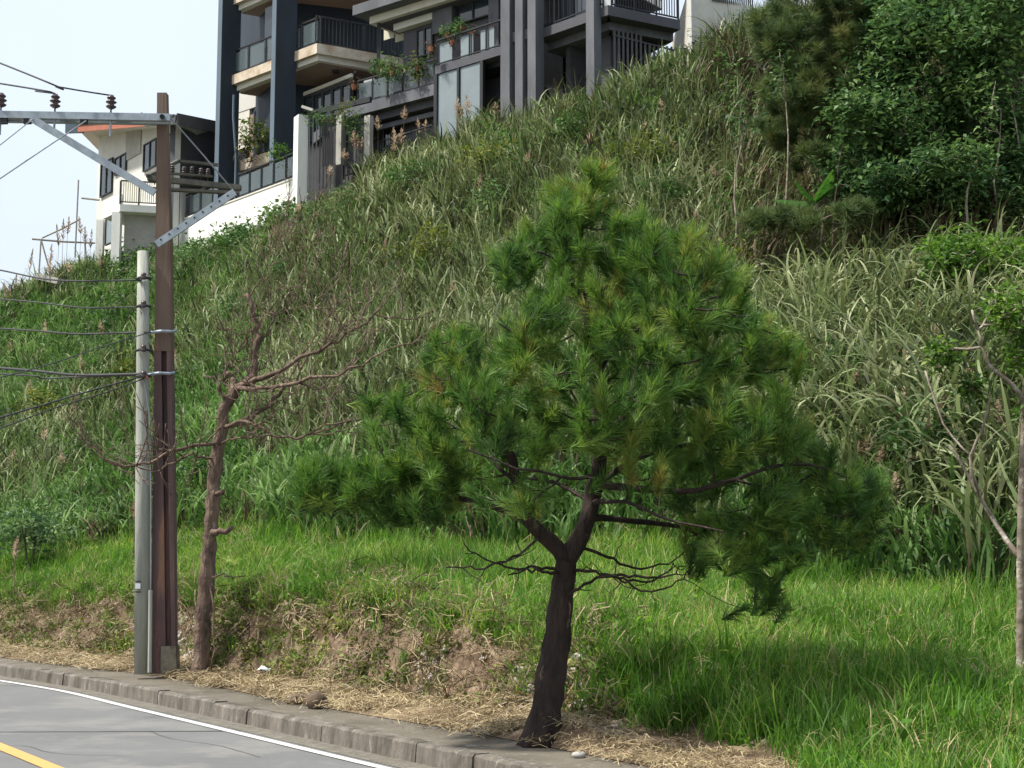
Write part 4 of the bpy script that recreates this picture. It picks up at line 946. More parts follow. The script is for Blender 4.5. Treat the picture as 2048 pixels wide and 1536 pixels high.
tree('pine_tree', 'dull olive pine high on the slope below the pale blank wall', (1655, 400, 41), [(1652, 300, 41), (1650, 200, 41), (1645, 60, 41), (1640, -120, 41)], .16,
     [((1650, 290), [(1600, 240, 40.5), (1560, 200, 40)], .05)] and [], [(1570, 60, 41, 75, 90, 1.5, 3), (1660, 20, 41, 110, 150, 1.8, 4), (1620, 170, 40.5, 110, 70, 1.6, 3), (1700, 150, 41, 60, 110, 1.5, 1.5), (1640, 290, 40.5, 100, 60, 1.4, 1.3), (1560, 250, 40.5, 60, 50, 1.2, .7)], 'pine', M_ndl2, M_ptr, 1500, cl=60, L=.36, wd=.017)
tree('broadleaf_tree', 'dense dark green leafy tree filling the top right corner', (1925, 470, 40), [(1925, 400, 40), (1930, 200, 40), (1935, 0, 40), (1930, -150, 40)], .13, [],
     [(1850, 50, 39.5, 120, 70, 2, 3), (1970, 110, 39, 120, 90, 2, 2.6), (2030, 10, 39, 120, 120, 2, 2.5), (1900, 180, 39, 100, 40, 1.6, 1.2), (2010, 240, 39, 80, 50, 1.5, .8), (1840, 240, 39.5, 60, 25, 1.2, .4), (1930, 330, 39, 100, 40, 1.2, .9), (1850, 330, 38.5, 60, 40, 1, .5), (2030, 350, 38.5, 60, 50, 1, .6)], 'leaf', M_leafd, M_ptr, 520, cl=24, L=.22, rad=.26)
tree('broadleaf_tree', 'slim leafy tree with a straight bare trunk left of the dense dark tree', (1824, 512, 40.5), [(1822, 400, 40.5), (1820, 250, 40.5), (1815, 60, 40.5), (1810, -60, 40.5)], .10, [],
     [(1790, 60, 40.5, 80, 60, 1.4, 1.6), (1770, 140, 40, 60, 60, 1.4, 1.2), (1840, 10, 40.5, 80, 50, 1.4, 1.4), (1740, 205, 40, 45, 25, 1, .5)], 'leaf', M_leafd, M_ptr, 360, cl=24, L=.2, rad=.22)
tree('sapling', 'thin pale sapling stem between the two leafy trees at the top right', (1885, 500, 39.5), [(1888, 420, 39.5), (1886, 300, 39.5), (1890, 210, 39.5)], .055, [], [(1890, 240, 39.5, 50, 50, .8, 1)], 'leaf', M_leafd, M_pale_bark, 60, cl=20, L=.2, rad=.2)
tree('sapling', 'crooked thin sapling with sparse leaves at the far right under the dense tree', (1925, 480, 37), [(1935, 440, 37), (1940, 380, 37), (1945, 320, 37)], .05, [], [(1880, 320, 37, 50, 22, .8, 1), (1950, 330, 37, 40, 30, .8, .8)], 'leaf', M_leafd, M_pale_bark, 60, cl=20, L=.18, rad=.2)
tree('broadleaf_tree', 'small bare stemmed tree with scattered pale leaves mid slope below the olive pine', (1665, 400, 38.5), [(1668, 360, 38.5), (1680, 330, 38.5)], .05, [], [(1720, 215, 38.5, 55, 25, .9, 1), (1770, 360, 38, 60, 25, .9, 1), (1740, 250, 38.5, 80, 40, 1, .8), (1800, 250, 38.5, 60, 80, 1, .8)], 'leaf', M_leafd, M_ptr, 200, cl=22, L=.18, rad=.22)
tree('pine_sapling', 'low bushy pine sapling below the bright fern fronds on the slope', (1640, 470, 37.5), [(1640, 440, 37.5), (1650, 410, 37.5)], .06, [], [(1530, 435, 37.5, 60, 25, .8, 1), (1600, 440, 37.5, 90, 35, 1, 1.6), (1710, 420, 37.5, 70, 35, 1, 1.2)], 'pine', M_ndl2, M_ptr, 240, cl=56, L=.3, wd=.016, sk=0)
tree('broadleaf_tree', 'bright green leafy tree crowning the reed mound at the right edge', (1990, 600, 29.5), [(1985, 580, 29), (1970, 540, 29)], .07, [], [(1930, 505, 29, 90, 30, 1.6, 1.8), (2020, 520, 29, 70, 40, 1.2, 1.6), (1990, 600, 28.6, 90, 60, 1, 1.2), (1880, 520, 29, 40, 22, .6, .5), (2030, 640, 28.5, 60, 50, .8, 1), (1840, 490, 30, 30, 25, .5, .3)], 'leaf', M_leafb, M_pale_bark, 230, cl=20, L=.15, rad=.2, sk=0)
tree('pine_tree', 'shaggy dark pine added to shade the gully, between the olive pine and the dense leafy tree', (1765, 430, 42.5), [(1762, 300, 42.5), (1760, 100, 42.5), (1757, -150, 42.5)], .13, [],  # added so that its crown shades the gully
     [(1740, 40, 42, 80, 120, 1.5, 2), (1770, 180, 42, 70, 60, 1.3, 1.2), (1720, 310, 41, 80, 50, 1.2, 1.0), (1800, 330, 40, 70, 50, 1.2, .8)], 'pine', M_ndl2, M_ptr, 800, cl=56, L=.36, wd=.017)
tree('broadleaf_tree', 'tall leafy tree half outside the top edge behind the dense dark tree', (2010, 400, 44), [(2000, 200, 44), (1990, -100, 44), (1985, -300, 44)], .15, [],
     [(1900, -120, 43, 200, 120, 3, 3), (2080, -60, 43, 160, 160, 3, 3), (1780, -130, 43, 140, 90, 2, 2)], 'leaf', M_leafd, M_ptr, 700, cl=26, L=.24, rad=.3)
for i, (px, py, Y, h, lab) in enumerate(((1480, 440, 38, 200, 'thin dry bare sapling left of the fern fronds'), (1565, 330, 39.5, 190, 'thin bare sapling above the fern fronds'), (1745, 500, 39, 260, 'thin bare sapling left of the slim straight trunk'), (1862, 505, 38.5, 250, 'thin bare sapling right of the slim straight trunk'), (1985, 450, 37.5, 230, 'leaning bare sapling behind the bright leafy tree'), (2030, 430, 38, 240, 'thin bare sapling nearest the right edge behind the bright leafy tree'))):
    tree('sapling', lab, (px, py, Y), [(px+random.uniform(-14, 14), py-h*.5, Y), (px+random.uniform(-25, 25), py-h, Y)], .04, [], [(px, py-h, Y, 30, 60, .6, 1)], 'leaf', M_leafd, M_pale_bark, 16, cl=9, L=.16, rad=.2)
tree('shrub_tree', 'dull leafy shrub at the foot of the slim straight trunk', (1770, 450, 39), [(1770, 420, 39), (1768, 380, 39)], .05, [], [(1750, 380, 39, 70, 50, 1.2, 1.5), (1700, 330, 39.5, 50, 40, 1, 1)], 'leaf', M_leafd, M_ptr, 190, cl=22, L=.19, rad=.26)
tree('shrub_tree', 'dark leafy shrub under the dense dark tree, right of the slim straight trunk', (1890, 460, 39), [(1890, 430, 39), (1888, 390, 39)], .05, [], [(1880, 390, 39, 60, 50, 1.2, 1.5), (1940, 410, 38.5, 60, 40, 1, 1)], 'leaf', M_leafd, M_ptr, 190, cl=22, L=.19, rad=.26)
tree('shrub_tree', 'dark leafy shrub at the right edge above the bright leafy tree', (2010, 450, 38.5), [(2012, 430, 38.5), (2010, 400, 38.5)], .05, [], [(2010, 400, 38.5, 70, 50, 1.2, 1.5), (2050, 330, 38.5, 50, 50, 1, 1)], 'leaf', M_leafd, M_ptr, 190, cl=22, L=.19, rad=.26)
# right edge trunk with pale crooked limbs
Ye = 13.6
tree('broadleaf_tree', 'slim brown trunk at the right edge with pale crooked limbs reaching left', (2041, 1372, Ye), [(2042, 1300, Ye), (2041, 1100, Ye), (2044, 900, Ye), (2052, 700, Ye), (2060, 500, Ye)], .045,
     [((2044, 900), [(2048, 795, Ye-.05), (2010, 760, Ye-.1), (1975, 725, Ye-.1), (1955, 690, Ye-.15), (1962, 655, Ye-.15), (1945, 620, Ye-.15)], .026), ((1962, 655), [(1975, 640, Ye), (1985, 600, Ye)], .014),
      ((2041, 1100), [(2010, 1075, Ye+.1), (1985, 1040, Ye+.2), (1960, 990, Ye+.2), (1935, 950, Ye+.2), (1900, 890, Ye+.2)], .022), ((1960, 990), [(1948, 960, Ye), (1935, 920, Ye), (1955, 880, Ye), (1975, 820, Ye), (1980, 790, Ye)], .014),
      ((1900, 890), [(1890, 860, Ye+.2), (1850, 740, Ye+.3)], .009)],
     [(2010, 620, Ye, 50, 60, .5, 2), (2040, 700, Ye, 30, 50, .4, 1), (1885, 700, Ye, 40, 22, .3, .7), (1950, 770, Ye, 30, 25, .3, .5), (2060, 820, Ye, 25, 50, .3, .5)], 'leaf', M_leafb, M_pale_bark, 170, cl=11, L=.08, rad=.06, cap=.02)
# ------------------------------------------------------------------ ground vegetation scattered over the land
M_reed = leafmat('reed_leaves', [(.14, (.03, .045, .018)), (.34, (.075, .10, .038)), (.43, (.10, .10, .045)), (.51, (.11, .15, .055)), (.66, (.175, .225, .095)), (.84, (.33, .36, .20))], nscale=.22, rnd=.55, trans=.3, obj=.38, detail=5)
M_reedg = leafmat('green_reed_leaves', [(.2, (.03, .07, .018)), (.45, (.07, .14, .035)), (.65, (.12, .215, .06)), (.85, (.23, .33, .13))], nscale=.3, rnd=.4, trans=.35, obj=.3)
M_dry = leafmat('dry_reed_litter', [(.2, (.03, .022, .014)), (.5, (.085, .062, .038)), (.8, (.20, .155, .095))], nscale=.4, rnd=.5, trans=.15, obj=.35)  # dead brown, darkened further to stand for forest shade over the gully
M_grass = leafmat('meadow_grass', [(.22, (.055, .12, .018)), (.45, (.09, .21, .03)), (.65, (.155, .29, .05)), (.85, (.31, .38, .09))], nscale=.7, rnd=.55, trans=.48, obj=.25)
M_straw = leafmat('cut_straw', [(.2, (.13, .095, .055)), (.5, (.29, .225, .13)), (.8, (.46, .38, .23))], nscale=1.2, rnd=.6, trans=.1, obj=.3)
M_litter = leafmat('bank_litter_stems', [(.2, (.07, .05, .03)), (.5, (.19, .14, .085)), (.8, (.36, .28, .17))], nscale=1.5, rnd=.6, trans=.1, obj=.4)
M_drygrass = leafmat('dry_grass_blades', [(.2, (.20, .17, .07)), (.5, (.34, .30, .14)), (.8, (.50, .44, .24))], nscale=1.5, rnd=.6, trans=.3, obj=.3)
M_weed = leafmat('bank_weeds', [(.2, (.04, .065, .014)), (.5, (.10, .14, .028)), (.8, (.22, .24, .05))], nscale=1.0, rnd=.5, trans=.3, obj=.3)
M_creep = leafmat('creeper_leaves', [(.2, (.025, .06, .018)), (.5, (.06, .125, .035)), (.8, (.13, .22, .07))], nscale=.6, rnd=.5, trans=.3, obj=.3)
M_stone = mat('pale_stone', (.46, .43, .40), .9, scale=14, col2=(.22, .19, .16))
M_brownst = mat('brown_stone', (.12, .085, .06), .95, scale=12, col2=(.07, .05, .035))
M_plume = leafmat('pink_brown_plume', [(.2, (.28, .20, .15)), (.5, (.40, .31, .23)), (.8, (.55, .46, .35))], nscale=.8, rnd=.5, trans=.35, attr='tint')
protos = {}
def proto_blades(key, m, k, h, wd, bend, nb, segs=4, spread=.12, droop=2.2, base=0.):
    """k variants of a clump: each blade rises, then folds over towards its tip (bend = final angle in radians, droop = how late it folds)"""
    col = bpy.data.collections.new(key)
    for v in range(k):
        V = []; Fi = []; tt = []
        for i in range(nb):
            a = rng.uniform(0, 6.283); L = h*rng.uniform(.5, 1.2); th0 = rng.uniform(.03, .38); th1 = max(.3, bend*rng.uniform(.45, 1.25)); p = np.array([rng.normal(0, spread), rng.normal(0, spread), base*rng.random()*h])
            d = np.array([math.cos(a), math.sin(a), 0]); tw = rng.uniform(-.8, .8); s0 = np.array([-d[1], d[0], 0]); ti = rng.random(); n0 = len(V); st_ = L/segs
            for s in range(segs+1):
                f = s/segs; th = th0+(th1-th0)*f**droop; dr = d*math.sin(th)+np.array([0, 0, math.cos(th)])
                nn = np.cross(s0, dr); sd = s0*math.cos(tw)+nn*math.sin(tw); ww = wd*min(1, .5+f*1.5)*(1-max(0, f-.45)/.56)
                V += [p-sd*ww/2, p+sd*ww/2]; tt += [ti, ti]; p = p+dr*st_
                if s: Fi.append((n0+2*s-2, n0+2*s-1, n0+2*s+1, n0+2*s))
        ob = fastmesh(key+'_clump', np.array(V), np.array(Fi), 4, np.array(tt), m, link=False); col.objects.link(ob)
    protos[key] = (col, k)
def proto_leaves(key, m, k, n, rad, L, wd, flat=.6, stem=False):
    col = bpy.data.collections.new(key)
    for v in range(k):
        P = rng.normal(0, 1, (n, 3))*[rad, rad, rad*flat]; P[:, 2] = np.abs(P[:, 2]); V, Fi, ti = leaves(P, 1, .01, L, wd, rng.random(n), droop=.1)
        ob = fastmesh(key+'_clump', V, Fi, 4, ti, m, link=False); col.objects.link(ob)
    protos[key] = (col, k)
def proto_lying(key, m, k, n, rad, L, wd, lift=.03):
    col = bpy.data.collections.new(key)
    for v in range(k):
        V = []; Fi = []; tt = []
        for i in range(n):
            c = rng.normal(0, rad, 3); c[2] = abs(rng.normal(0, lift)); a = rng.uniform(0, 6.28); l_ = L*rng.uniform(.4, 1.2); d = np.array([math.cos(a), math.sin(a), rng.normal(0, .12)]); sd = np.cross(d, [rng.normal(0, .5), rng.normal(0, .5), 1]); sd /= np.linalg.norm(sd); n0 = len(V); ti = rng.random(); bow = rng.normal(0, .12)
            for f in (-.5, 0, .5):
                q = c+d*l_*f+sd*bow*l_*(1-4*f*f)+[0, 0, lift*.8*(1-4*f*f)]; V += [q-sd*wd/2, q+sd*wd/2]; tt += [ti, ti]
            Fi += [(n0, n0+1, n0+3, n0+2), (n0+2, n0+3, n0+5, n0+4)]
        ob = fastmesh(key+'_clump', np.array(V), np.array(Fi), 4, np.array(tt), m, link=False); col.objects.link(ob)
    protos[key] = (col, k)
def rock(r, seed, flat=.7):
    import bmesh
    bm = bmesh.new(); bmesh.ops.create_icosphere(bm, subdivisions=2, radius=r); q = np.random.default_rng(seed)
    ax = q.uniform(.7, 1.2, 3)*[1, 1, flat]; k = q.normal(0, 1, (6, 3))
    for v_ in bm.verts:
        p = np.array(v_.co); d = 1+.16*sum(math.sin(float(p @ kk)/r*1.6+i) for i, kk in enumerate(k))/2.4+q.normal(0, .03); v_.co = p*ax*d
    V = np.array([v_.co for v_ in bm.verts]); Fc = [[v_.index for v_ in f.verts] for f in bm.faces]; bm.free(); return V, np.array(Fc)
def proto_stones(key, m, k, r):
    col = bpy.data.collections.new(key)
    for v in range(k):
        V, Fc = rock(r, v+5); ob = fastmesh(key+'_piece', V, Fc, 3, np.full(len(V), .5), m, link=False); col.objects.link(ob)
    protos[key] = (col, k)
def scatter(name, label, cat, key, X, Y, Z, scale, tilt=.15, follow=None):
    col, k = protos[key]; n_ = len(X)
    me = bpy.data.meshes.new(name); me.vertices.add(n_); me.vertices.foreach_set('co', np.stack([X, Y, Z], 1).astype(np.float32).ravel())
    a = me.attributes.new('rot', 'FLOAT_VECTOR', 'POINT'); R = np.stack([rng.normal(0, tilt, n_), rng.normal(0, tilt, n_), rng.uniform(0, 6.283, n_)], 1); a.data.foreach_set('vector', R.astype(np.float32).ravel())
    a = me.attributes.new('scl', 'FLOAT', 'POINT'); a.data.foreach_set('value', np.asarray(scale, dtype=np.float32)*np.ones(n_, dtype=np.float32))
    a = me.attributes.new('idx', 'INT', 'POINT'); a.data.foreach_set('value', rng.integers(0, k, n_).astype(np.int32))
    o = bpy.data.objects.new(name, me); C.objects.link(o)
    g = bpy.data.node_groups.new(name, 'GeometryNodeTree'); g.interface.new_socket(name='Geometry', in_out='INPUT', socket_type='NodeSocketGeometry'); g.interface.new_socket(name='Geometry', in_out='OUTPUT', socket_type='NodeSocketGeometry')
    N_ = g.nodes; gi = N_.new('NodeGroupInput'); go = N_.new('NodeGroupOutput'); ci = N_.new('GeometryNodeCollectionInfo'); ci.inputs[0].default_value = col; ci.inputs['Separate Children'].default_value = True; ci.inputs['Reset Children'].default_value = True
    ip = N_.new('GeometryNodeInstanceOnPoints'); ip.inputs['Pick Instance'].default_value = True
    def na(nm, ty):
        q = N_.new('GeometryNodeInputNamedAttribute'); q.data_type = ty; q.inputs['Name'].default_value = nm; return q.outputs['Attribute']
    e = N_.new('FunctionNodeEulerToRotation')
    g.links.new(gi.outputs[0], ip.inputs['Points']); g.links.new(ci.outputs[0], ip.inputs['Instance']); g.links.new(na('idx', 'INT'), ip.inputs['Instance Index'])
    g.links.new(na('rot', 'FLOAT_VECTOR'), e.inputs[0]); g.links.new(e.outputs[0], ip.inputs['Rotation']); g.links.new(na('scl', 'FLOAT'), ip.inputs['Scale']); g.links.new(ip.outputs[0], go.inputs[0])
    md = o.modifiers.new('scatter', 'NODES'); md.node_group = g
    return tag(o, label, cat, kind='stuff')
proto_blades('reed', M_reed, 7, 1.05, .058, 2.5, 20, 6, .17, 2.6, .35)
proto_blades('stalk', M_reed, 5, 1.4, .026, .9, 12, 4, .16, 2.2)
proto_blades('greenreed', M_reedg, 6, .9, .054, 2.4, 19, 6, .16, 2.3, .3)
proto_blades('dryreed', M_dry, 4, .8, .03, 2.0, 20, 4, .2, 1.6, .1)
proto_blades('longreed', M_reed, 6, 1.35, .052, 2.9, 22, 8, .15, 2.0, .35)
proto_blades('grass', M_grass, 7, .36, .014, 1.9, 26, 4, .10, 2.0)
proto_blades('tallgrass', M_grass, 5, .62, .018, 2.0, 18, 5, .10, 2.6)
proto_blades('drygrass', M_drygrass, 4, .38, .010, 2.3, 16, 4, .12, 1.6)
proto_leaves('weed', M_weed, 5, 34, .11, .085, .3); proto_leaves('creeper', M_creep, 4, 40, .26, .16, .38)
proto_leaves('meadowleaf', M_grass, 4, 16, .09, .09, .3)
proto_lying('straw', M_straw, 6, 34, .13, .20, .007); proto_lying('litter', M_litter, 5, 26, .14, .26, .010, .05)
proto_stones('stone', M_stone, 5, .042); proto_stones('brownstone', M_brownst, 5, .05)
def cand(n_, s0, s1, Y0, Y1):
    """uniform over the plan between two bearings"""
    Y = np.sqrt(rng.uniform(Y0**2, Y1**2, n_)); s = rng.uniform(s0, s1, n_); X = s*Y; z, v = terr(X, Y); return X, Y, z, v, 1024+s*F*1.02
def pyof(Y, z): return 768-F*np.tan(np.arctan((z-CAMZ)/Y)-PITCH)
def shaded(X, Y): return (X-PINE[0])**2+(Y-PINE[1])**2  # squared distance from the pine; keeps straw off the trunk foot
# hill reeds
X, Y, z, v, px = cand(50000, -.47, .47, 18, 72); py = pyof(Y, z)
nz = fbm(X, Y, .25, 21); nz2 = fbm(X, Y, .6, 22)
hill = (v > 3.02+.12*nz2) & (v < 6.6); left = px < 330; right = px > 1560
dens = np.ones(len(X)); dens[Y > 45] = .8
ok = hill & (rng.random(len(X)) < dens)
gully = (px > 1480) & (py < 560)
rim = v > 5.75
pick = rng.random(len(X))
green = ok & (((px < 520) & (pick < .45+.25*(nz > 0))) | ((px > 1650) & (pick < .25)) | (pick < .12) | ((v < 3.35) & (pick < .75)))
dry = ok & ~green & (pick > np.where(gully, .30, np.where(nz+.6*nz2+.5*((px > 1150) & (px < 1560) & (py < 560)) > .25, .50, .80)))
reed = ok & ~green & ~dry & ~(gully & (rng.random(len(X)) < .35))
edge = np.where((v > 5.6) & (v < 6.9) & (px > 200), np.where(px > 720, 1., .5), 1.)*np.where(px > 1250, 1.1, 1)
sc = rng.uniform(.6, 1.15, len(X))*edge
lr = reed & (px > 1560) & (Y < 34) & ~gully; r_ = reed & ~lr; st = r_ & (rng.random(len(X)) < .22)
def put(name, lab, cat, key, m_, s=1., tilt=.18, dz=-.05): return scatter(name, lab, cat, key, X[m_], Y[m_], z[m_]+dz, (sc*s)[m_], tilt)
put('hillside_reeds', 'dense olive and straw coloured tall grass covering the steep slope', 'reeds', 'reed', r_ & ~st)
put('upright_stalks', 'thin upright stems standing among the slope grass', 'reeds', 'stalk', st)
put('green_reeds', 'fresher green tall grass in patches on the left of the slope and at its foot', 'reeds', 'greenreed', green)
put('dry_reeds', 'brown dead grass between the living tufts on the slope', 'dead grass', 'dryreed', dry)
put('arching_reeds', 'long arching pale green reed leaves on the near mound at the right', 'reeds', 'longreed', lr, 1.05, .25)
# meadow
X, Y, z, v, px = cand(60000, -.46, .46, 8.2, 36); py = pyof(Y, z); nz = fbm(X, Y, .8, 31); sc = rng.uniform(.6, 1.2, len(X))
a = (v > 2.0+.08*nz) & (v < 3.25); nearr = (px > 1190+40*nz) & (v > .35+.3*nz-np.clip((px-1500)/400, 0, .9)) & (v <= 2.05)
dirt = ((px > 1100) & (px < 1620) & (v < 1.0+.15*nz))
m_ = (a | nearr) & ~dirt & (Y < np.where(px < 1200, 36, 30))
thin = rng.random(len(X)) < np.where(px < 1200, np.clip(.55+.35*nz, .2, 1), .95); m_ &= thin
tall = m_ & (rng.random(len(X)) < .12+.35*(nz > .35)+.25*(v > 2.9)); leaf = m_ & ~tall & (rng.random(len(X)) < .17)
put('meadow_grass', 'lush bright green grass on the gentle slope behind the trunk and at the right', 'grass', 'grass', m_ & ~tall & ~leaf, .80, .25, -.02)
put('tall_meadow_grass', 'taller green tufts standing out of the bright grass', 'grass', 'tallgrass', tall, .72, .2, -.02)
put('broadleaf_weeds', 'low broad leaved weeds mixed into the bright grass', 'weeds', 'meadowleaf', leaf, 1.3, .3, .02)
put('dry_blades', 'pale dry blades mixed through the bright grass', 'dry grass', 'drygrass', m_ & (rng.random(len(X)) < .10+.25*((nz > .5) & (px > 760) & (px < 1420) & (v < 2.4))), 1.1, .3)
dm = a & (nz > .45) & (v < 2.35) & (px < 1350)
put('dry_grass_patches', 'pale dry grass lying in patches along the top of the earth bank', 'dry grass', 'litter', dm & (rng.random(len(X)) < .8), 1.2, .3, .06)
# bank weeds, litter and stones
X, Y, z, v, px = cand(60000, -.42, .16, 11.2, 31); nz = fbm(X, Y, 1.6, 41); sc = rng.uniform(.5, 1.2, len(X)); rr_ = rng.random(len(X))
bank = (v > .95) & (v < 2.1) & (px < 1260)
put('bank_weeds', 'small yellow green weeds growing on the cut earth bank', 'weeds', 'weed', bank & (rr_ < np.where((px > 400) & (px < 800), .42, .12)+.25*(nz > .35)), .85, .5)
put('bank_litter', 'brown dead stems and roots hanging on the cut earth bank', 'litter', 'litter', bank & (rr_ > .80+.08*(v < 1.5)), .9, .7, .02)
pale = bank & (v < 1.7) & (((px > 840) & (px < 1240) & (nz > -.2)) | ((px > 350) & (px < 395)))
put('pale_stones', 'small whitish stones studding the bank behind the pine trunk', 'stones', 'stone', pale & (rng.random(len(X)) < .75), 1., .8, .01)
put('brown_stones', 'brown stones and clods stuck in the cut bank', 'stones', 'brownstone', bank & (rng.random(len(X)) < .12), 1., .8)
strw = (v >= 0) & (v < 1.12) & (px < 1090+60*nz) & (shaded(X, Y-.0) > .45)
put('straw_litter', 'golden cut straw spread along the back of the pavement', 'straw', 'straw', strw & (rr_ < .60*(.6+.5*nz)), 1., .05, .004)
put('bank_tufts', 'short green tufts rooting along the bank', 'grass', 'grass', bank & (rng.random(len(X)) < .03+.12*((nz > .25) & (px > 700))+.6*(v > 1.85)), .8, .4)
# thin straw also on the right verge
X, Y, z, v, px = cand(9000, .02, .4, 8, 14); sc = rng.uniform(.5, 1.1, len(X)); nz = fbm(X, Y, 2, 43)
put('scattered_straw', 'sparse dry straw on the bare earth right of the pine', 'straw', 'straw', (v >= 0) & (v < 1.0) & ((rng.random(len(X)) < .10) | ((v < .35) & (rng.random(len(X)) < .2))), .8, .06, .012)
# leafy creepers on the slope: blobs by bearing and height
X, Y, z, v, px = cand(26000, -.42, .40, 30, 64); py = pyof(Y, z); sc = rng.uniform(.7, 1.3, len(X)); m_ = np.zeros(len(X), bool)
for (cx, cy, rx, ry) in ((225, 590, 60, 130), (410, 500, 100, 30), (540, 450, 70, 18), (150, 800, 90, 60), (210, 700, 60, 60), (330, 520, 60, 60), (1000, 310, 60, 25), (1340, 590, 50, 30), (1870, 700, 60, 30), (1760, 350, 70, 40), (60, 1130, 80, 25)):
    m_ |= ((px-cx)/rx)**2+((py-cy)/ry)**2 < 1+.3*rng.normal(size=len(X))
m_ |= (fbm(X, Y, .55, 61) > .62) & (rng.random(len(X)) < .5)
put('leafy_creepers', 'broad leaved green creepers smothering parts of the slope', 'creepers', 'creeper', m_ & (v > 3) & (rng.random(len(X)) < .30), 1.0, .4, .35)
# undergrowth in the gully below the right hand trees
X, Y, z, v, px = cand(14000, .14, .46, 34, 54); py = pyof(Y, z); sc = rng.uniform(.8, 1.5, len(X)); rr_ = rng.random(len(X)); g_ = (px > 1470) & (v > 4.2) & (v < 6.5) & (py < 620)
put('gully_stalks', 'tall brown stalks crowding the shaded gully under the trees', 'undergrowth', 'stalk', g_ & (rr_ < .07), 1.2)
put('gully_leaves', 'dull leafy undergrowth in the shaded gully under the trees', 'undergrowth', 'creeper', g_ & (rr_ > .2) & (rr_ < .36), .9, .5, .9)
put('gully_reeds', 'drooping reed leaves around the shaded gully', 'reeds', 'longreed', g_ & (rr_ > .4) & (rr_ < .5), .9, .3)
put('gully_brush', 'dead brown brush tangled under the trees at the top right', 'undergrowth', 'dryreed', g_ & (rr_ > .66), 1.5)

# ------------------------------------------------------------------ plumes of the tall grass: one object each
PL = []
def plume(*a): PL.append(a)
def plume_(px, py, Y, h, wpx, label, group, tone=.5, lean=0):
    ys = np.linspace(12, 60, 480); q_ = np.array([W(px, py, yy) for yy in ys]); h_ = q_[:, 2]-terr(q_[:, 0], q_[:, 1])[0]; hit = np.where(h_ < 0)[0]
    if len(hit) and ys[hit[0]] < Y+8 and px > 0:
        k_ = hit[0]
        while k_ > 0 and h_[k_] < 1.05+.3*tone: k_ -= 1
        Y = ys[k_]; h = 46/F*Y
    wpx = wpx*rng.uniform(1.2, 2.0); h *= rng.uniform(.75, 1.15); lean = lean+rng.normal(0, .12)
    top = W(px, py, Y); x, y = top[0], top[1]; g = gz(x, y); L = h; b = MB()
    base_ = np.array([x-lean*.3, y, min(g, top[2]-L-.3)]); m2 = top-[lean*.5, 0, L*.9]
    root = thing('reed_plume', label, 'grass plume', base_, group)
    MB().tube([base_, (base_+m2)/2, m2, top-[0, 0, L*.3]], [.010, .009, .007, .004], 4).build('stem', M_dry, root)
    V = []; Fi = []; tt = []; w_ = wpx/F*Y
    for i in range(70):
        f = rng.random(); c = m2*(1-f)+top*f; r = w_*.5*math.sin(math.pi*min(1, f*.8+.2))**.8*(1-f*.55); a = rng.uniform(0, 6.28)
        e = c+np.array([math.cos(a)*r, math.sin(a)*r, L*.16*(1-f*.5)]); s_ = np.array([-math.sin(a), math.cos(a), 0])*.016; n0 = len(V); V += [c-s_, c+s_, e+s_*.7, e-s_*.7]; Fi.append((n0, n0+1, n0+2, n0+3)); tt += [np.clip(tone+rng.normal(0, .2), 0, 1)]*4
    fastmesh('plume', np.array(V), np.array(Fi), 4, np.array(tt), M_plume, root)
gA_ = 'plumes in front of the houses'; lA = 'pinkish tan feathery grass plume rising in front of the grey house'
for px, py, s in ((754, 232, 30), (810, 213, 34), (835, 236, 34), (852, 240, 34), (787, 256, 34), (803, 258, 34), (790, 282, 28), (707, 262, 30), (715, 270, 32), (725, 275, 28), (688, 298, 26), (915, 196, 40), (932, 192, 42), (925, 218, 36), (990, 205, 34), (985, 224, 28), (1241, 50, 38), (1275, 56, 42), (1200, 84, 30), (1303, 92, 26), (1108, 158, 36), (1145, 186, 28), (1320, 198, 28), (866, 268, 24), (660, 330, 30)):
    plume(px, py, 49.5 if px > 880 else 51.5, s/F*50*1.1, 16, lA, gA_, .55)
lB = 'slender dark grass plume standing against the sky on the left ridge'
for px, py in ((113, 450), (127, 440), (138, 435), (158, 435), (18, 572), (45, 580), (104, 490), (184, 460), (66, 500), (33, 550), (8, 566), (170, 455)):
    plume(px, py, 60.5, .9, 9, lB, 'plumes against the sky', .25)
lC = 'tan plume among the reeds on the near mound at the right'
for px, py in ((1700, 690), (1750, 715), (1800, 685), (1815, 705), (1775, 725), (1850, 655), (1870, 650), (1918, 688), (1880, 730), (1935, 735), (1810, 768), (1892, 790), (1905, 808), (1930, 800), (1860, 835), (1740, 870), (1718, 880), (1765, 895), (1850, 895), (1790, 945), (1660, 775), (1610, 715), (1704, 650), (1840, 600), (1720, 735), (1995, 800), (1770, 480), (1805, 460), (1792, 470)):
    yy = float(np.interp(py, [560, 1180], [33.5, 20.5])) if py > 500 else 38; plume(px, py, yy-.6, 42/F*yy, 17, lC, 'plumes on the right mound', .5+.2*rng.random(), rng.uniform(-.2, .2))
lD = 'faded plume scattered low on the left slope'
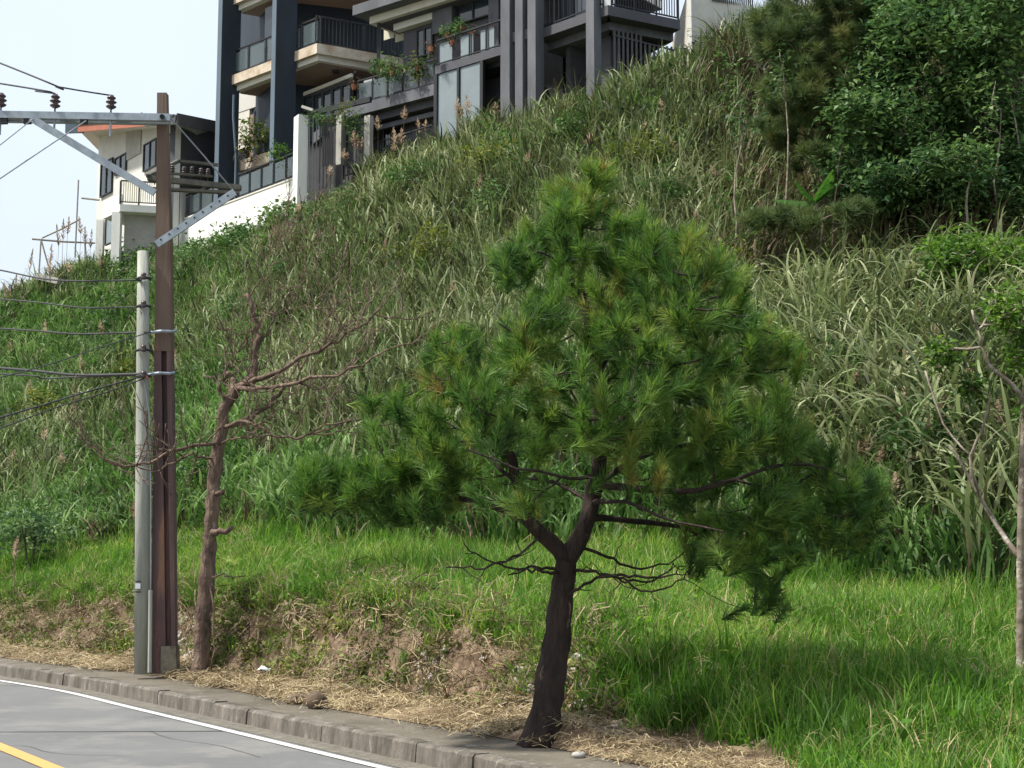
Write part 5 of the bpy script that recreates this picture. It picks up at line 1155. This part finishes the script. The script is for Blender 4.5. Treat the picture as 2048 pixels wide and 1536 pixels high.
for px, py, Y_ in ((770, 478, 49), (850, 480, 49), (100, 523, 60), (135, 520, 60), (200, 510, 61), (20, 680, 53), (160, 710, 52), (200, 640, 55), (90, 640, 56), (90, 855, 44), (30, 900, 42), (35, 1075, 34), (600, 405, 53), (1010, 470, 44), (905, 560, 42), (550, 450, 53), (640, 500, 49), (430, 560, 52), (350, 700, 46), (60, 760, 49), (1560, 480, 42), (1515, 500, 42), (1420, 330, 46), (1290, 240, 44), (1345, 270, 43), (1180, 260, 44), (1060, 300, 44), (960, 350, 45), (1480, 250, 43), (1390, 420, 40), (1500, 380, 40), (230, 760, 48), (120, 900, 42), (270, 1000, 37)):
    g_ = gz(W(px, py, Y_)[0], Y_); plume(px, py, Y_-.8, 34/F*Y_, 17, lD, 'plumes on the left slope', .45)

ORD = ['first', 'second', 'third', 'fourth', 'fifth', 'sixth', 'seventh', 'eighth', 'ninth', 'tenth', 'eleventh', 'twelfth', 'thirteenth', 'fourteenth', 'fifteenth', 'sixteenth', 'seventeenth', 'eighteenth', 'nineteenth', 'twentieth']
def zone(a):
    px, py, lab = a[0], a[1], a[5]
    if lab is lB: return 'dark grass plumes against the sky at left'
    if lab is lA: return 'tan plumes before the '+('trellis gate' if px < 745 else 'lower railing' if px < 868 else 'glass room' if px < 960 else 'dark fins' if px < 1100 else 'corner column and slat fence')
    if lab is lC: return 'reddish plumes in the dark gully under the trees' if py < 500 else 'tan plumes on the '+('upper' if py < 700 else 'middle' if py < 780 else 'lower')+' right reed mound'
    return 'faded plumes on the far left slope' if px < 300 else 'faded plumes on the slope behind the dead tree' if px < 700 else 'faded plumes on the slope left of the pine top' if px < 1200 else 'faded plumes on the slope right of the pine top'
Z_ = {}
for a in PL: Z_.setdefault(zone(a), []).append(a)
for zn, L_ in Z_.items():
    L_.sort(key=lambda q: q[0])
    for i, a in enumerate(L_): a = list(a); a[5] = ORD[i]+' from the left of the '+zn; plume_(*a)
# ------------------------------------------------------------------ bright fern fronds and small things
fr0 = W(1630, 405, 35.0); FT = thing('tree_fern', 'bright green fern fronds fanning out on the slope under the olive pine', 'fern', (fr0[0], fr0[1], fr0[2]-1.2))
M_fern = leafmat('fern_green', [(.2, (.035, .09, .02)), (.5, (.06, .15, .03)), (.8, (.12, .22, .05))], nscale=1, rnd=.4, trans=.4)
def frond(P0, P1, sag, w_, n_=34):
    P0 = np.array(P0); P1 = np.array(P1); V = []; Fi = []; tt = []; d = P1-P0; sd = np.cross(d, [0, -.35, 1]); sd /= np.linalg.norm(sd)
    for i in range(n_):
        f = i/n_; c = P0+d*f-np.array([0, 0, sag*f*f]); c2 = P0+d*min(1, f+.05)-np.array([0, 0, sag*(f+.05)**2]); r = w_*math.sin(math.pi*(.12+.86*f))
        for s in (-1, 1):
            e = c+sd*s*r+d*.06-np.array([0, 0, r*.35]); n0 = len(V); V += [c, c2, e+d*.01, e]; Fi.append((n0, n0+1, n0+2, n0+3)); tt += [rng.random()]*4
    return fastmesh('frond', np.array(V), np.array(Fi), 4, np.array(tt), M_fern, FT)
for P1_, sg, w_ in (((1480, 425), .1, .38), ((1545, 395), .05, .36), ((1665, 340), 0, .34), ((1500, 445), .2, .25), ((1690, 345), .1, .22), ((1590, 360), .0, .2), ((1750, 395), .3, .22)):
    frond(fr0, W(*P1_, 34.8+rng.uniform(-.5, .5)), sg, w_)
MB().tube([[fr0[0], fr0[1], gz(fr0[0], fr0[1])-.1], fr0-[0, 0, .0]], [.09, .06], 8).build('trunk', M_ptr, FT)
# potted plants on the house railings and the shrub in the planter
def plantat(px, py, Y, rad, label, m_, n_=30, L=.16, pot=True, name='potted_plant'):
    c = W(px, py, Y); r = thing(name, label, 'plant', c-[0, 0, .3])
    if pot: MB().lathe(c-[0, 0, .28], [(.07, .06), (.10, .22), (.11, .25), (.09, .25)], 12).build('pot', M_terra, r)
    else: MB().tube([c-[0, 0, .3], c], .03, 6).build('stem', M_ptr, r)
    V, Fi, ti = leaves(c[None]+rng.normal(0, rad, (n_, 3)), 6, .07, L, .2, rng.random(n_)); fastmesh('foliage', V, Fi, 4, ti, m_, r)
plantat(515, 272, 59.2, .38, 'yellow green shrub growing in the planter between the two dark pillars', M_weed, 90, .22, False, 'shrub')
plantat(497, 300, 59.4, .28, 'brownish shrub beside the dark left pillar in the planter', M_dry, 40, .2, False, 'shrub')
plantat(554, 300, 55.0, .2, 'green bush spilling over the glass railing at the right pillar foot', M_leafb, 40, .16, False, 'shrub')
plantat(785, 140, 53.0, .26, 'leafy dark plant standing on the lower deck railing near the black post', M_leafd, 50, .17)
plantat(760, 135, 53.2, .22, 'sparse trailing plant left of the leafy deck plant', M_leafd, 24, .2)
plantat(836, 132, 52.4, .22, 'olive shrub at the right end of the lower deck', M_ndl2, 50, .2)
plantat(895, 66, 51.6, .17, 'feathery green plant at the left end of the glass room terrace', M_leafd, 40, .13)
plantat(925, 52, 51.2, .17, 'taller feathery plant against the dark terrace window', M_leafd, 40, .13)
for px, py, d in ((862, 92, 'pink brown pot at the left corner of the terrace rail'), (905, 80, 'flower pot hung on the terrace rail under the feathery plant'), (945, 64, 'flower pot hung mid way along the terrace rail'), (985, 52, 'flower pot near the fins on the terrace rail'), (708, 168, 'pale pot at the left end of the lower deck railing')):
    plantat(px, py, 51.2 if px > 720 else 54.4, .12, d, M_dry, 14, .12)
for px, py, d in ((705, 240, 'hanging plant on the trellis gate near its right post'), (640, 236, 'hanging plant on the trellis gate near the white pillar'), (718, 262, 'creeper tangle hanging inside the trellis gate'), (690, 225, 'dull plant along the top of the trellis gate')):
    plantat(px, py, 52.6, .22, d, M_leafd if px != 690 else M_ndl2, 40, .15, False, 'hanging_plant')
plantat(1478, 62, 47.5, .35, 'thin leafed vine climbing in front of the pale blank wall', M_leafd, 34, .18, False, 'vine'); plantat(1400, 85, 47.5, .3, 'dark leafed shrub top poking above the slat fence end', M_leafd, 26, .16, False, 'shrub')
SB = [(560, 560), (700, 430), (830, 370), (985, 335), (1000, 420), (1340, 420), (1290, 330), (480, 640), (880, 520), (1420, 560), (1560, 600), (250, 760), (90, 830), (60, 1090), (1700, 770), (400, 960), (1880, 930), (1150, 280)]
SB.sort()
for i, (px, py) in enumerate(SB):
    ys = np.linspace(18, 60, 420); q_ = np.array([W(px, py, yy) for yy in ys]); h_ = q_[:, 2]-terr(q_[:, 0], q_[:, 1])[0]; hit = np.where(h_ < .55)[0]
    if not len(hit): continue
    P = q_[hit[0]]; r_ = random.uniform(.45, .8); bs = np.array([P[0], P[1], gz(P[0], P[1])])
    ro = thing('shrub', ORD[i]+' from the left of the dark leafy shrubs growing among the slope reeds', 'shrub', bs, 'leafy shrubs on the slope')
    sh = MB()
    for k in range(4): e = bs+np.array([rng.normal(0, .3)*r_, rng.normal(0, .3)*r_, .8*r_+.6]); sh.tube([bs-[0, 0, .1], (bs+e)/2+rng.normal(0, .05, 3), e], [.03, .02, .01], 5)
    sh.build('stems', M_ptr, ro, kind='stuff')
    c = bs+[0, 0, .85]+rng.normal(0, 1, (70, 3))*[r_*.75, r_*.75, r_*.45]; V, Fi, ti = leaves(c, 12, .12, .15, .26, rng.random(70)); fastmesh('foliage', V, Fi, 4, ti, random.choice([M_leafd, M_creep, M_weed]), ro)
# litter, rocks, sticks
def rocky(px, py, z0, r, label, m_, seed, name='rock', flat=.6, rep=1):
    P = Wz(px, py, z0); P[2] = max(gz(P[0], P[1]), KH) if px < 5000 else P[2]; V, Fc = rock(r, seed, flat); o = fastmesh(name, V+P+[0, 0, r*flat*.5], Fc, 3, np.full(len(V), .5), m_); return tag(o, label, 'rock')
rocky(632, 1392, .30, .18, 'brown rough clod of earth on the straw beside the pavement', M_brownst, 3); rocky(600, 1384, .30, .13, 'smaller crumbling clod left of the large brown one', M_brownst, 9)
rocky(585, 1386, .26, .08, 'pale straw covered stone left of the two clods', M_stone, 12); rocky(1158, 1508, .2, .045, 'small pale stone at the pavement edge right of the pine', M_conc, 4); rocky(1690, 1534, .22, .05, 'small white stone at the bottom edge of the photo', M_stone, 6)
P = Wz(533, 1349, .3); b = MB(); k_ = 10; zz = gz(P[0], P[1])
V = [];
for i in range(5):
    for j in range(4): V.append((P[0]-.11+.055*i+rng.normal(0, .006), P[1]-.07+.05*j, zz+.10+.05*math.sin(i*1.3)*math.sin(j*1.1+.4)+.012*rng.random()))
V = V+[(a_, b_, c_-.012) for a_, b_, c_ in V]
Fq = [(i*4+j, (i+1)*4+j, (i+1)*4+j+1, i*4+j+1) for i in range(4) for j in range(3)]; Fq += [tuple(q+20 for q in f[::-1]) for f in Fq]
b.add(V, Fq); o = b.build('plastic_bag', mat('white_plastic', (.75, .8, .82), .4, var=.08), smooth=True); tag(o, 'crumpled white plastic scrap lying on the straw right of the dead tree', 'litter')
for (a_, b_), lab in ((((935, 1460), (981, 1469)), 'pale broken stick lying on the pavement left of the pine'), (((948, 1453), (962, 1460)), 'short dark twig crossing the pale stick on the pavement'), (((0, 1302), (40, 1304)), 'grey stick lying in the straw at the left edge')):
    A_ = Wz(*a_, KH+.045); B_ = Wz(*b_, KH+.045)
    if b_[0] < 100: A_[2] = gz(A_[0], A_[1])+.05; B_[2] = gz(B_[0], B_[1])+.05
    o = MB().tube([A_, (A_+B_)/2+[0, 0, .01], B_], [.016, .014, .009], 6, .2).build('stick', M_pale_bark); tag(o, lab, 'stick')
